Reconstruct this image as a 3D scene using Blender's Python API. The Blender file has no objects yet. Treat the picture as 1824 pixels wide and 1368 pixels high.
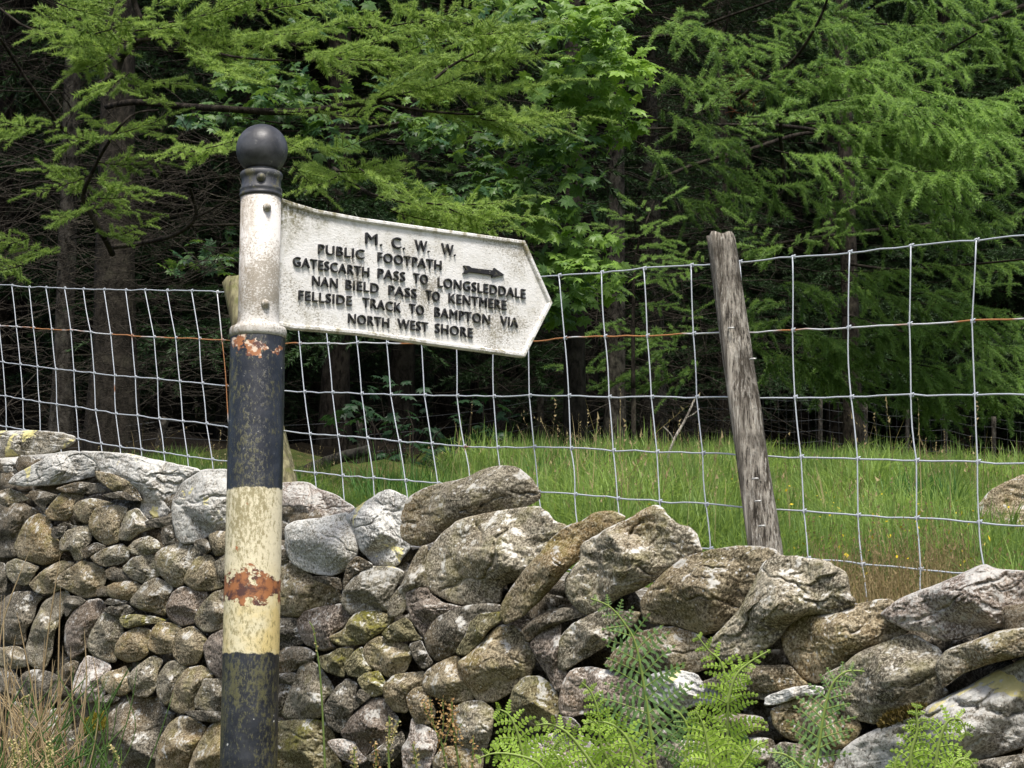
import bpy, bmesh, math, random
import numpy as np
from mathutils import Vector, Matrix

# ---------------------------------------------------------------- camera, sky, sun, exposure
scene = bpy.context.scene
COL = scene.collection
F = 3650.0                      # focal length in photograph pixels (1824 wide)
PITCH = math.radians(10.0)
CS, SN = math.cos(PITCH), math.sin(PITCH)
EYE = 1.6
cam_d = bpy.data.cameras.new("camera")
cam_d.sensor_width = 36.0
cam_d.lens = F / 1824.0 * 36.0
cam_d.clip_start = 0.05
cam_d.clip_end = 2000.0
cam = bpy.data.objects.new("camera", cam_d)
COL.objects.link(cam)
cam.location = (0, 0, EYE)
cam.rotation_euler = (math.radians(90) + PITCH, 0, 0)
scene.camera = cam

SUN_EL, SUN_AZ = math.radians(63), math.radians(176)      # azimuth clockwise from +Y: behind the camera
world = bpy.data.worlds.new("World")
scene.world = world
world.use_nodes = True
wn = world.node_tree
wn.nodes.clear()
sky = wn.nodes.new("ShaderNodeTexSky")
sky.sky_type = 'NISHITA'
sky.sun_disc = False
sky.sun_elevation = SUN_EL
sky.sun_rotation = SUN_AZ
sky.air_density = 1.0
sky.dust_density = 4.0
sky.ozone_density = 0.6
bg = wn.nodes.new("ShaderNodeBackground")
bg.inputs['Strength'].default_value = 0.12
wo = wn.nodes.new("ShaderNodeOutputWorld")
wn.links.new(sky.outputs[0], bg.inputs[0])
wn.links.new(bg.outputs[0], wo.inputs[0])
sun_d = bpy.data.lights.new("sun", 'SUN')
sun_d.energy = 3.3
sun_d.angle = math.radians(13)
sun_d.color = (1.0, 0.96, 0.90)
sun = bpy.data.objects.new("sun", sun_d)
COL.objects.link(sun)
to_sun = Vector((math.sin(SUN_AZ) * math.cos(SUN_EL), math.cos(SUN_AZ) * math.cos(SUN_EL), math.sin(SUN_EL)))
sun.rotation_euler = to_sun.to_track_quat('Z', 'Y').to_euler()
sun.location = (-3, -3, 8)
scene.view_settings.view_transform = 'Standard'
scene.view_settings.look = 'None'
scene.view_settings.exposure = 0.55
scene.view_settings.gamma = 1.0
scene.view_settings.use_curve_mapping = False
scene.cycles.max_bounces = 6
scene.cycles.diffuse_bounces = 3
scene.cycles.transparent_max_bounces = 8

# ---------------------------------------------------------------- photograph geometry
def W(px, py, Y):
    """world point that stands Y metres deep along the view axis behind photograph pixel (px, py)"""
    m = (684.0 - py) / F
    return np.array([(px - 912.0) / F * Y, Y * CS - m * Y * SN, EYE + Y * SN + m * Y * CS])

def depth(p):
    return p[1] * CS + (p[2] - EYE) * SN

def project(p):
    Y = depth(p)
    zc = (p[2] - EYE) * CS - p[1] * SN
    return 912 + p[0] / Y * F, 684 - zc / Y * F

def plane_hit(px, py, p0, n):
    d = np.array([(px - 912.0) / F, CS - (684.0 - py) / F * SN, SN + (684.0 - py) / F * CS])
    e = np.array([0, 0, EYE])
    t = np.dot(np.asarray(p0) - e, n) / np.dot(d, n)
    return e + d * t

FD = np.array([-0.588, 0.809, 0.0])          # run of the fence and the wall, away to the left
FN = np.array([-0.809, -0.588, 0.0])         # out of the wall towards the path
FP = np.array([0.88, 3.84, 1.9])             # a point on the fence
WP = FP + FN * 0.56                          # a point on the wall face
WNRM = FN + np.array([0, 0, 0.10]); WNRM = WNRM / np.linalg.norm(WNRM)   # the face leans back a little

def on_fence(px, py, off=0.0):
    return plane_hit(px, py, FP + FN * off, FN)

def face_depth(px, py):
    return depth(plane_hit(px, py, WP + np.array([0, 0, -0.3]), WNRM))

# ---------------------------------------------------------------- noise (vectorised)
_perm = np.random.RandomState(7).permutation(512).astype(np.int64)
_perm = np.concatenate([_perm, _perm, _perm])
_grad = np.random.RandomState(9).normal(size=(512, 3))
_grad /= np.linalg.norm(_grad, axis=1)[:, None]

def perlin(p):
    p = np.asarray(p, float)
    i = np.floor(p).astype(np.int64)
    f = p - i
    i &= 511
    u = f * f * f * (f * (f * 6 - 15) + 10)
    out = 0
    for dx in (0, 1):
        for dy in (0, 1):
            for dz in (0, 1):
                h = _perm[(_perm[(_perm[(i[:, 0] + dx) & 511] + i[:, 1] + dy) & 511] + i[:, 2] + dz) & 511]
                g = _grad[h]
                d = g[:, 0] * (f[:, 0] - dx) + g[:, 1] * (f[:, 1] - dy) + g[:, 2] * (f[:, 2] - dz)
                w = (u[:, 0] if dx else 1 - u[:, 0]) * (u[:, 1] if dy else 1 - u[:, 1]) * (u[:, 2] if dz else 1 - u[:, 2])
                out = out + d * w
    return out

def fbm(p, octv=3, gain=0.5, lac=2.03):
    a, s, p = 1.0, 0.0, np.asarray(p, float)
    for _ in range(octv):
        s = s + a * perlin(p)
        p = p * lac + 11.3
        a *= gain
    return s

# ---------------------------------------------------------------- mesh helpers
def mesh_np(name, verts, faces, mat=None, parent=None, loc=(0, 0, 0), var=None, smooth=True, kind=None):
    """ONE mesh object from numpy arrays; faces is an (n,k) array or a list of such arrays; loc is the object's own origin (world)"""
    loc = np.asarray(loc, float)
    verts = np.asarray(verts, float) - loc
    if isinstance(faces, np.ndarray):
        faces = [faces]
    faces = [f for f in faces if len(f)]
    me = bpy.data.meshes.new(name)
    me.vertices.add(len(verts))
    me.vertices.foreach_set("co", verts.astype(np.float32).ravel())
    idx = np.concatenate([f.ravel() for f in faces]).astype(np.int32)
    tot = np.concatenate([np.full(len(f), f.shape[1], np.int32) for f in faces])
    start = np.concatenate([[0], np.cumsum(tot)[:-1]]).astype(np.int32)
    me.loops.add(len(idx))
    me.loops.foreach_set("vertex_index", idx)
    me.polygons.add(len(tot))
    me.polygons.foreach_set("loop_start", start)
    me.polygons.foreach_set("loop_total", tot)
    me.polygons.foreach_set("use_smooth", np.full(len(tot), smooth, bool))
    if var is not None:
        at = me.attributes.new("var", 'FLOAT', 'POINT')
        at.data.foreach_set("value", np.asarray(var, np.float32))
    me.update(calc_edges=True)
    if mat:
        me.materials.append(mat)
    o = bpy.data.objects.new(name, me)
    COL.objects.link(o)
    if parent is not None:
        o.parent = parent
        o.location = loc - world_of(parent)
    else:
        o.location = loc
    if kind:
        o['kind'] = kind
    return o

def world_of(o):
    p = np.zeros(3)
    while o is not None:
        p += np.array(o.location)
        o = o.parent
    return p

def empty(name, loc):
    o = bpy.data.objects.new(name, None)
    o.empty_display_size = 0.1
    COL.objects.link(o)
    o.location = loc
    return o

def tag(o, label=None, cat=None, group=None, kind=None):
    if label: o['label'] = label
    if cat: o['category'] = cat
    if group: o['group'] = group
    if kind: o['kind'] = kind
    return o

class MB:
    """collects vertices and faces of one mesh"""
    def __init__(s):
        s.v, s.f3, s.f4, s.n, s.var = [], [], [], 0, []
    def add(s, v, f, var=0.5):
        v = np.asarray(v, float)
        f = np.asarray(f, np.int64)
        s.v.append(v)
        (s.f3 if f.shape[1] == 3 else s.f4).append(f + s.n)
        s.n += len(v)
        s.var.append(np.full(len(v), var) if np.isscalar(var) else np.asarray(var))
    def tube(s, pts, rad, seg=6, cap=True, var=0.5):
        pts = np.asarray(pts, float)
        n = len(pts)
        rad = np.full(n, rad) if np.isscalar(rad) else np.asarray(rad, float)
        t = np.gradient(pts, axis=0)
        t /= np.linalg.norm(t, axis=1)[:, None] + 1e-12
        up = np.array([0, 0, 1.0]) if abs(t[0, 2]) < 0.9 else np.array([1.0, 0, 0])
        a = np.cross(t, up); a /= np.linalg.norm(a, axis=1)[:, None] + 1e-12
        b = np.cross(t, a)
        th = np.arange(seg) / seg * 2 * np.pi
        v = pts[:, None] + rad[:, None, None] * (np.cos(th)[None, :, None] * a[:, None] + np.sin(th)[None, :, None] * b[:, None])
        v = v.reshape(-1, 3)
        i = np.arange(n - 1)[:, None] * seg
        j = np.arange(seg)[None]
        k = (j + 1) % seg
        q = np.stack([i + j, i + k, i + seg + k, i + seg + j], -1).reshape(-1, 4)
        if cap:
            v = np.vstack([v, pts[0], pts[-1]])
            c0, c1 = n * seg, n * seg + 1
            jj = np.arange(seg)
            kk = (jj + 1) % seg
            t3 = np.vstack([np.stack([np.full(seg, c0), kk, jj], 1), np.stack([np.full(seg, c1), (n - 1) * seg + jj, (n - 1) * seg + kk], 1)])
            s.f3.append(t3 + s.n)
        s.v.append(v)
        s.f4.append(q + s.n)
        s.n += len(v)
        s.var.append(np.full(len(v), var))
    def lathe(s, prof, centre, seg=40, axis=(0, 0, 1)):
        """prof: list of (r, h) along the axis from centre"""
        ax = np.asarray(axis, float); ax /= np.linalg.norm(ax)
        up = np.array([0, 0, 1.0]) if abs(ax[2]) < 0.9 else np.array([1.0, 0, 0])
        a = np.cross(ax, up); a /= np.linalg.norm(a); b = np.cross(ax, a)
        th = np.arange(seg) / seg * 2 * np.pi
        prof = np.asarray(prof, float)
        v = np.asarray(centre)[None, None] + prof[:, 1][:, None, None] * ax + prof[:, 0][:, None, None] * (np.cos(th)[None, :, None] * a + np.sin(th)[None, :, None] * b)
        n = len(prof)
        i = np.arange(n - 1)[:, None] * seg
        j = np.arange(seg)[None]; k = (j + 1) % seg
        q = np.stack([i + j, i + seg + j, i + seg + k, i + k], -1).reshape(-1, 4)
        s.v.append(v.reshape(-1, 3)); s.f4.append(q + s.n); s.n += n * seg
        s.var.append(np.full(n * seg, 0.5))
    def inst(s, tv, tf, mats, var):
        """template vertices tv (m,3), faces tf, under k 4x4 matrices"""
        mats = np.asarray(mats, float)
        k, m = len(mats), len(tv)
        if not k: return
        v = np.einsum('kij,mj->kmi', mats[:, :3, :3], tv) + mats[:, None, :3, 3]
        f = (tf[None] + (np.arange(k) * m)[:, None, None]).reshape(-1, tf.shape[1])
        s.v.append(v.reshape(-1, 3))
        (s.f3 if tf.shape[1] == 3 else s.f4).append(f + s.n)
        s.n += k * m
        s.var.append(np.repeat(np.asarray(var, float), m))
    def build(s, name, mat, parent=None, loc=(0, 0, 0), smooth=True, kind=None):
        fs = []
        if s.f3: fs.append(np.vstack(s.f3))
        if s.f4: fs.append(np.vstack(s.f4))
        return mesh_np(name, np.vstack(s.v), fs, mat, parent, loc, np.concatenate(s.var), smooth, kind)

def frame(xdir, up, pos, scale=1.0):
    """4x4 with local +X along xdir and local +Z near up"""
    x = np.asarray(xdir, float); x = x / (np.linalg.norm(x) + 1e-12)
    y = np.cross(up, x); y /= np.linalg.norm(y) + 1e-12
    z = np.cross(x, y)
    m = np.eye(4)
    m[:3, 0] = x * scale; m[:3, 1] = y * scale; m[:3, 2] = z * scale; m[:3, 3] = pos
    return m

# ---------------------------------------------------------------- materials
class NT:
    def __init__(s, name):
        s.m = bpy.data.materials.new(name)
        s.m.use_nodes = True
        s.t = s.m.node_tree
        s.t.nodes.clear()
        s.out = s.t.nodes.new("ShaderNodeOutputMaterial")
        s.b = s.t.nodes.new("ShaderNodeBsdfPrincipled")
        s.t.links.new(s.b.outputs[0], s.out.inputs[0])
        s.co = s.t.nodes.new("ShaderNodeTexCoord")
    def link(s, a, b): s.t.links.new(a, b)
    def set(s, inp, v):
        if hasattr(v, 'is_output') or isinstance(v, bpy.types.NodeSocket): s.link(v, inp)
        else: inp.default_value = v
    def mapping(s, scale=(1, 1, 1), rot=(0, 0, 0), vec=None, rnd=False):
        n = s.t.nodes.new("ShaderNodeMapping")
        n.inputs['Scale'].default_value = scale
        n.inputs['Rotation'].default_value = rot
        s.link(vec or s.co.outputs['Object'], n.inputs['Vector'])
        if rnd:
            oi = s.t.nodes.new("ShaderNodeObjectInfo")
            mu = s.math('MULTIPLY', oi.outputs['Random'], 37.0)
            cb = s.t.nodes.new("ShaderNodeCombineXYZ")
            for k in range(3): s.link(mu, cb.inputs[k])
            s.link(cb.outputs[0], n.inputs['Location'])
        return n.outputs[0]
    def noise(s, scale, detail=4, rough=0.55, vec=None, dist=0.0):
        n = s.t.nodes.new("ShaderNodeTexNoise")
        n.inputs['Scale'].default_value = scale
        n.inputs['Detail'].default_value = detail
        n.inputs['Roughness'].default_value = rough
        n.inputs['Distortion'].default_value = dist
        s.link(vec or s.co.outputs['Object'], n.inputs['Vector'])
        return n.outputs[0]
    def voro(s, scale, vec=None, feature='F1'):
        n = s.t.nodes.new("ShaderNodeTexVoronoi")
        n.feature = feature
        n.inputs['Scale'].default_value = scale
        s.link(vec or s.co.outputs['Object'], n.inputs['Vector'])
        return n.outputs[0]
    def step(s, v, lo, hi, a=0.0, b=1.0):
        n = s.t.nodes.new("ShaderNodeMapRange")
        n.inputs[1].default_value = lo; n.inputs[2].default_value = hi
        n.inputs[3].default_value = a; n.inputs[4].default_value = b
        s.link(v, n.inputs[0])
        return n.outputs[0]
    def math(s, op, a, b=0.0):
        n = s.t.nodes.new("ShaderNodeMath"); n.operation = op
        s.set(n.inputs[0], a); s.set(n.inputs[1], b)
        return n.outputs[0]
    def mix(s, f, a, b, mode='MIX'):
        n = s.t.nodes.new("ShaderNodeMix"); n.data_type = 'RGBA'; n.blend_type = mode
        s.set(n.inputs[0], f)
        s.set(n.inputs[6], a if not isinstance(a, tuple) else (*a, 1)[:4])
        s.set(n.inputs[7], b if not isinstance(b, tuple) else (*b, 1)[:4])
        return n.outputs[2]
    def sep(s, vec=None):
        n = s.t.nodes.new("ShaderNodeSeparateXYZ")
        s.link(vec or s.co.outputs['Object'], n.inputs[0])
        return n.outputs
    def normal(s):
        return s.t.nodes.new("ShaderNodeNewGeometry").outputs['Normal']
    def attr(s, name="var"):
        n = s.t.nodes.new("ShaderNodeAttribute"); n.attribute_name = name
        return n.outputs['Fac']
    def rand(s):
        return s.t.nodes.new("ShaderNodeObjectInfo").outputs['Random']
    def bump(s, h, strength=0.5, dist=0.01):
        n = s.t.nodes.new("ShaderNodeBump")
        n.inputs['Strength'].default_value = strength
        n.inputs['Distance'].default_value = dist
        s.link(h, n.inputs['Height'])
        s.link(n.outputs[0], s.b.inputs['Normal'])
    def fin(s, col, rough=0.8, spec=0.3, metal=0.0):
        s.set(s.b.inputs['Base Color'], col if not isinstance(col, tuple) else (*col, 1)[:4])
        s.set(s.b.inputs['Roughness'], rough)
        s.b.inputs['Specular IOR Level'].default_value = spec
        s.set(s.b.inputs['Metallic'], metal)
        return s.m

def stone_mat(name, dark, mid, light, lichen=0.5, yellow=0.0, green=0.0, ochre=0.3, top=0.6, band=0.5):
    s = NT(name)
    v = s.mapping(rnd=True)
    vb = s.mapping(scale=(6, 6, 20), rot=(0.35, 0.25, 0), rnd=True)
    n1 = s.noise(11, 8, 0.68, v, .3)
    c = s.mix(s.step(n1, 0.36, 0.62), dark, mid)
    c = s.mix(s.step(s.noise(4, 3, 0.5, v), 0.5, 0.68, 0, ochre), c, (0.27, 0.17, 0.06))
    bands = s.noise(1.6, 6, 0.68, vb, .5)
    c = s.mix(s.step(bands, 0.50, 0.62, 0, band), c, light)
    c = s.mix(s.step(bands, 0.44, 0.34, 0, band), c, dark)
    sp = s.noise(210, 4, 0.75, v)
    c = s.mix(s.step(sp, 0.52, 0.60), c, light)
    c = s.mix(s.step(sp, 0.47, 0.40, 0, 0.85), c, (dark[0] * 0.35, dark[1] * 0.35, dark[2] * 0.35))
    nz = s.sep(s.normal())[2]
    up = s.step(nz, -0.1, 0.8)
    if green > 0:
        g = s.math('MULTIPLY', s.step(s.noise(13, 5, 0.65, v), 0.5, 0.62), s.step(nz, -0.4, 0.7, 0.2, green))
        c = s.mix(g, c, (0.16, 0.15, 0.025))
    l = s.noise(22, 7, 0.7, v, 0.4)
    lt = s.math('ADD', l, s.math('MULTIPLY', up, top * 0.2))  # lichen spread; whiter upward faces also paint in light from above
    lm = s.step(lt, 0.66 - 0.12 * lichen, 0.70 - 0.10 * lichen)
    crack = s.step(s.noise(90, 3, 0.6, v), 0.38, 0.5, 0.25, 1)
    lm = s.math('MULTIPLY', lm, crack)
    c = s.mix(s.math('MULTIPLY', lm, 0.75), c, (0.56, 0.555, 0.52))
    ws = s.voro(55, v)
    wsm = s.math('MULTIPLY', s.step(ws, 0.16, 0.10), s.step(s.noise(8, 2, 0.5, v), 0.5, 0.6))
    c = s.mix(s.math('MULTIPLY', wsm, 0.8), c, (0.62, 0.62, 0.60))
    if yellow > 0:
        y = s.noise(7.5, 4, 0.55, v, 0.6)
        ym = s.step(s.math('ADD', y, s.math('MULTIPLY', up, 0.06)), 0.70 - 0.13 * yellow, 0.715 - 0.13 * yellow)
        ym = s.math('MULTIPLY', ym, s.step(s.noise(70, 3, 0.6, v), 0.36, 0.42))
        c = s.mix(s.math('MULTIPLY', ym, 0.9), c, (0.60, 0.54, 0.24))
    tone = s.step(s.rand(), 0, 1, 0.95, 1.42)
    hs = s.t.nodes.new("ShaderNodeHueSaturation")
    s.link(tone, hs.inputs['Value']); s.link(c, hs.inputs['Color'])
    h = s.math('ADD', s.math('MULTIPLY', s.noise(38, 8, 0.72, v), 0.55), s.math('ADD', s.math('MULTIPLY', bands, 0.30), s.math('MULTIPLY', sp, 0.30)))
    s.bump(h, 1.0, 0.012)
    return s.fin(hs.outputs[0], 0.93, 0.15)

M = {}
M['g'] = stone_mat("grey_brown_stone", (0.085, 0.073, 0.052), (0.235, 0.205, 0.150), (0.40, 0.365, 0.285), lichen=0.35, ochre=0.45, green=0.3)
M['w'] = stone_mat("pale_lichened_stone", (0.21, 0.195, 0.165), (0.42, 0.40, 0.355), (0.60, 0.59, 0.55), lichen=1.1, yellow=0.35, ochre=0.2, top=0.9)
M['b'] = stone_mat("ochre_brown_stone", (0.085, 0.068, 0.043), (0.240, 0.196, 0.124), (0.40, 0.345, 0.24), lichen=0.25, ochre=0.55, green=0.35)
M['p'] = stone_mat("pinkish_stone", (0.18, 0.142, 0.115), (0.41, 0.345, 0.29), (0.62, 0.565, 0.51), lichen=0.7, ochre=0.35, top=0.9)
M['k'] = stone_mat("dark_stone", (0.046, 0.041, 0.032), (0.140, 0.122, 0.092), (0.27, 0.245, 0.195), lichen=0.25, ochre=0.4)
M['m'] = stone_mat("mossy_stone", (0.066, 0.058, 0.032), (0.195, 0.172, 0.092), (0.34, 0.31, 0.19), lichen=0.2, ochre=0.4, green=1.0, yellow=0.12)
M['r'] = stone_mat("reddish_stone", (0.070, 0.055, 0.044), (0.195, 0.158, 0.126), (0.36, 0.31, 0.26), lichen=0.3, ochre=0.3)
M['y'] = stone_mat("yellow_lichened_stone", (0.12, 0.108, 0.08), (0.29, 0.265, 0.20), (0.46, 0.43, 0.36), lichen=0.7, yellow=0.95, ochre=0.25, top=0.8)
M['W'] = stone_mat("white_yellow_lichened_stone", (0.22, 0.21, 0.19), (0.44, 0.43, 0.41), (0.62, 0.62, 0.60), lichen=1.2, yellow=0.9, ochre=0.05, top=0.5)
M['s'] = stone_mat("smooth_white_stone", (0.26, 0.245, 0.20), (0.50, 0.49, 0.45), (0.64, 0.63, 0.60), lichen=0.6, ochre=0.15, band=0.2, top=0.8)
# ---------------------------------------------------------------- dry stone wall
CROP = {'A': (0, 740), 'B': (0, 1026), 'C': (456, 800), 'D': (456, 1026), 'E': (880, 860), 'F': (880, 1026), 'G': (1368, 940), 'H': (1368, 1026)}

def poly(txt):
    k, body = txt.split(':')
    ox, oy = CROP[k.strip()]
    return np.array([[ox + float(a.split(',')[0]) / 4, oy + float(a.split(',')[1]) / 4] for a in body.split()])

def round_poly(p, n, chaikin=2, grow=1.04, cut=0.22):
    for _ in range(chaikin):
        q = np.roll(p, -1, 0)
        p = np.stack([p * (1 - cut) + q * cut, p * cut + q * (1 - cut)], 1).reshape(-1, 2)
    q = np.roll(p, -1, 0)
    d = np.linalg.norm(q - p, axis=1)
    cum = np.concatenate([[0], np.cumsum(d)])
    t = np.linspace(0, cum[-1], n, endpoint=False)
    pc = np.vstack([p, p[:1]])
    r = np.stack([np.interp(t, cum, pc[:, 0]), np.interp(t, cum, pc[:, 1])], 1)
    x, y = r[:, 0], r[:, 1]
    x2, y2 = np.roll(x, -1), np.roll(y, -1)
    cr = x * y2 - x2 * y
    A = cr.sum() / 2
    c = np.array([((x + x2) * cr).sum(), ((y + y2) * cr).sum()]) / (6 * A)
    if A < 0:
        r = r[::-1]
    return c + (r - c) * grow, c, abs(A)

def _disk(k):
    """square grid bent into the unit disk (no pole, no pinch)"""
    g = np.linspace(-1, 1, k)
    a, b = np.meshgrid(g, g, indexing='ij')
    a, b = a.ravel(), b.ravel()
    big = np.abs(a) > np.abs(b)
    r = np.where(big, np.abs(a), np.abs(b))
    th = np.where(big, np.where(a > 0, 0, np.pi) + (np.pi / 4) * b / np.where(a == 0, 1, a), np.where(b > 0, np.pi / 2, 3 * np.pi / 2) - (np.pi / 4) * a / np.where(b == 0, 1, b))
    th = np.where(r == 0, 0, th)
    i = np.arange(k - 1)[:, None] * k; j = np.arange(k - 1)[None]
    q = np.stack([i + j, i + k + j, i + k + j + 1, i + j + 1], -1).reshape(-1, 4)
    edge = (np.abs(np.abs(a) - 1) < 1e-9) | (np.abs(np.abs(b) - 1) < 1e-9)
    return r, th, q, edge

def stone_geo(p, seed, back=0.0, thick=0.55, angular=0.5, n=56, rings=30, shear=0.8, grow=1.04, depth_fn=None, lump=1.0):
    """a stone whose outline is p (photograph pixels) standing in the wall face: broken flat faces meeting in worn edges; returns world vertices, faces"""
    rs = np.random.RandomState(seed)
    k = max(13, int(n * .62))
    out, c, A = round_poly(p, 160, 3 if angular < 0.35 else (2 if angular < .7 else 1), grow, 0.22 if angular < .35 else 0.15)
    R = math.sqrt(A / math.pi)
    rel = (out - c) / R
    rel = rel * (1 + (.02 + .035 * angular) * fbm(np.stack([rel[:, 0] * 2.6, rel[:, 1] * 2.6, np.full(160, seed * 1.7)], 1), 3))[:, None]
    rho, th, quad, edge = _disk(k)
    ang_o = np.unwrap(np.arctan2(rel[:, 1], rel[:, 0]))
    L_o = np.arange(161) / 160.
    tpos = (th / (2 * np.pi)) % 1.0
    # walk the outline from its point nearest the +x axis
    st = int(np.argmin(np.abs(np.arctan2(rel[:, 1], rel[:, 0]))))
    ro = np.roll(rel, -st, 0); ro = np.vstack([ro, ro[:1]])
    if (np.roll(rel, -st, 0)[8, 1] < 0): ro = ro[::-1]
    bx = np.interp(tpos, L_o, ro[:, 0]); by = np.interp(tpos, L_o, ro[:, 1])
    x, y = rho * bx, rho * by
    # distance to the outline
    seg_a, seg_b = rel, np.roll(rel, -1, 0)
    P = np.stack([x, y], 1)
    ab = seg_b - seg_a
    t = np.clip(((P[:, None] - seg_a[None]) * ab[None]).sum(2) / ((ab ** 2).sum(1)[None] + 1e-12), 0, 1)
    d = np.sqrt((((seg_a[None] + t[..., None] * ab[None]) - P[:, None]) ** 2).sum(2)).min(1)
    d[edge] = 0
    dmax = d.max()
    er = dmax * (0.92 - .58 * angular)
    u = np.clip(d / er, 0, 1)
    pr = np.sqrt(np.clip(1 - (1 - u) ** 2, 0, 1)) ** (1.0 if angular < .5 else .85)
    off = rs.uniform(0, 90, 3)
    # broken faces: the lowest of several tilted planes
    K = 3 + int(4 * angular) + (2 if n > 90 else 0)
    hs = []
    a0 = rs.uniform(0, 2 * np.pi)
    for m in range(K):
        a = a0 + m * 2 * np.pi / K + rs.normal() * .35
        sl = rs.uniform(.30, .80 + .75 * angular)
        o_ = rs.uniform(-.5, .5)
        hs.append(1.05 - sl * (x * math.cos(a) + y * math.sin(a) + .0) - .25 * (1 - o_))
    hs.append(np.full_like(x, rs.uniform(.75, 1.0)))
    hs.append(.95 + rs.uniform(.75, 1.35) * (y + rs.uniform(.0, .30)))        # weathered top leaning back
    hs.append(.95 - rs.uniform(.5, 1.0) * (y - rs.uniform(.15, .45)))         # underside falling away
    hs = np.array(hs)
    w = 34.0 if angular > .45 else (18.0 if angular > .25 else 7.0)
    face = -np.log(np.exp(-w * hs).sum(0)) / w
    face = np.clip(face, .12, 1.1)
    b = pr * face
    q3 = np.stack([x, y, b], 1)
    strata = rs.normal(size=2); strata /= np.linalg.norm(strata)
    strata = np.array([strata[0] * .45, strata[1], .35]); strata /= np.linalg.norm(strata)
    qs = q3 + strata * (q3 @ strata)[:, None] * 3.0
    rough = fbm(q3 * 1.3 + off, 2) * .12 * lump + fbm(qs * 1.9 + off * 2, 4) * (.030 if n > 90 else .055) * lump + fbm(q3 * 8 + off * 3, 4) * .042
    cell = np.abs(fbm(q3 * 2.2 + off * 4, 3))
    rough -= (.10 + .16 * angular) * np.clip(.13 - cell, 0, 1) * (1.2 if n > 90 else 2.4)
    for _ in range(rs.randint(1, 4) if n > 90 else rs.randint(0, 2)):   # fissures
        ca = rs.uniform(-.5, .6) + (math.pi / 2 if rs.rand() < .75 else 0)
        dl = np.abs(x * math.cos(ca) + y * math.sin(ca) - rs.uniform(-.5, .5) + .28 * fbm(np.stack([x * 1.8, y * 1.8, np.full_like(x, rs.uniform(0, 50))], 1), 3))
        rough -= .085 * np.exp(-(dl / .032) ** 2) * np.clip(fbm(np.stack([x * 1.3, y * 1.3, np.full_like(x, rs.uniform(0, 50))], 1), 2) * 3 + .5, 0, 1)
    if angular > .65:                                       # stepped breaks along the bedding
        tt = (q3 @ strata) * 3.0 + .9 * fbm(q3 * 1.4 + off * 5, 2)
        fr = tt - np.floor(tt)
        rough += (.085 if angular > .8 else .04) * (fr - .5) * np.clip(fbm(q3 * 1.1 + off * 6, 2) * 2.5 + .55, 0, 1)
    b = b + rough * np.clip(d / (dmax * .22), 0, 1)
    # slight undercut of the rim so the outline is not a clean curve
    fr_px = np.stack([c[0] + x * R, c[1] + y * R], 1)
    kk = k * k
    bk = -pr * .85
    X2 = np.concatenate([x, x[~edge]]); Y2 = np.concatenate([y, y[~edge]]); B2 = np.concatenate([b, bk[~edge]])
    remap = np.arange(kk); inner = np.where(~edge)[0]
    bmap = remap.copy(); bmap[inner] = kk + np.arange(len(inner))
    quads = np.vstack([quad, bmap[quad][:, ::-1]])
    px = c[0] + X2 * R
    py = c[1] + Y2 * R
    fn = depth_fn or face_depth
    Yc = fn(c[0], c[1])
    # the wall face is a plane, so depth along it is smooth: sample it at the corners of the outline and interpolate
    gx0, gx1, gy0, gy1 = px.min(), px.max() + 1e-6, py.min(), py.max() + 1e-6
    f00, f10, f01, f11 = 1 / fn(gx0, gy0), 1 / fn(gx1, gy0), 1 / fn(gx0, gy1), 1 / fn(gx1, gy1)
    ux, uy = (px - gx0) / (gx1 - gx0), (py - gy0) / (gy1 - gy0)
    Ye = 1 / (f00 * (1 - ux) * (1 - uy) + f10 * ux * (1 - uy) + f01 * (1 - ux) * uy + f11 * ux * uy)
    Y = Yc + shear * (Ye - Yc)
    D = thick * R * 2 / F * Yc
    Y = Y + back - D * B2 + D * 0.55
    m_ = (684 - py) / F
    V = np.stack([(px - 912) / F * Y, Y * CS - m_ * Y * SN, EYE + Y * SN + m_ * Y * CS], 1)
    return V, quads, np.zeros((0, 3), np.int64)

def add_stone(name, p, seed, mat, parent=None, **kw):
    V, q, t = stone_geo(p, seed, **kw)
    return mesh_np(name, V, [q, t], mat, parent, V.mean(0))

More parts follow.
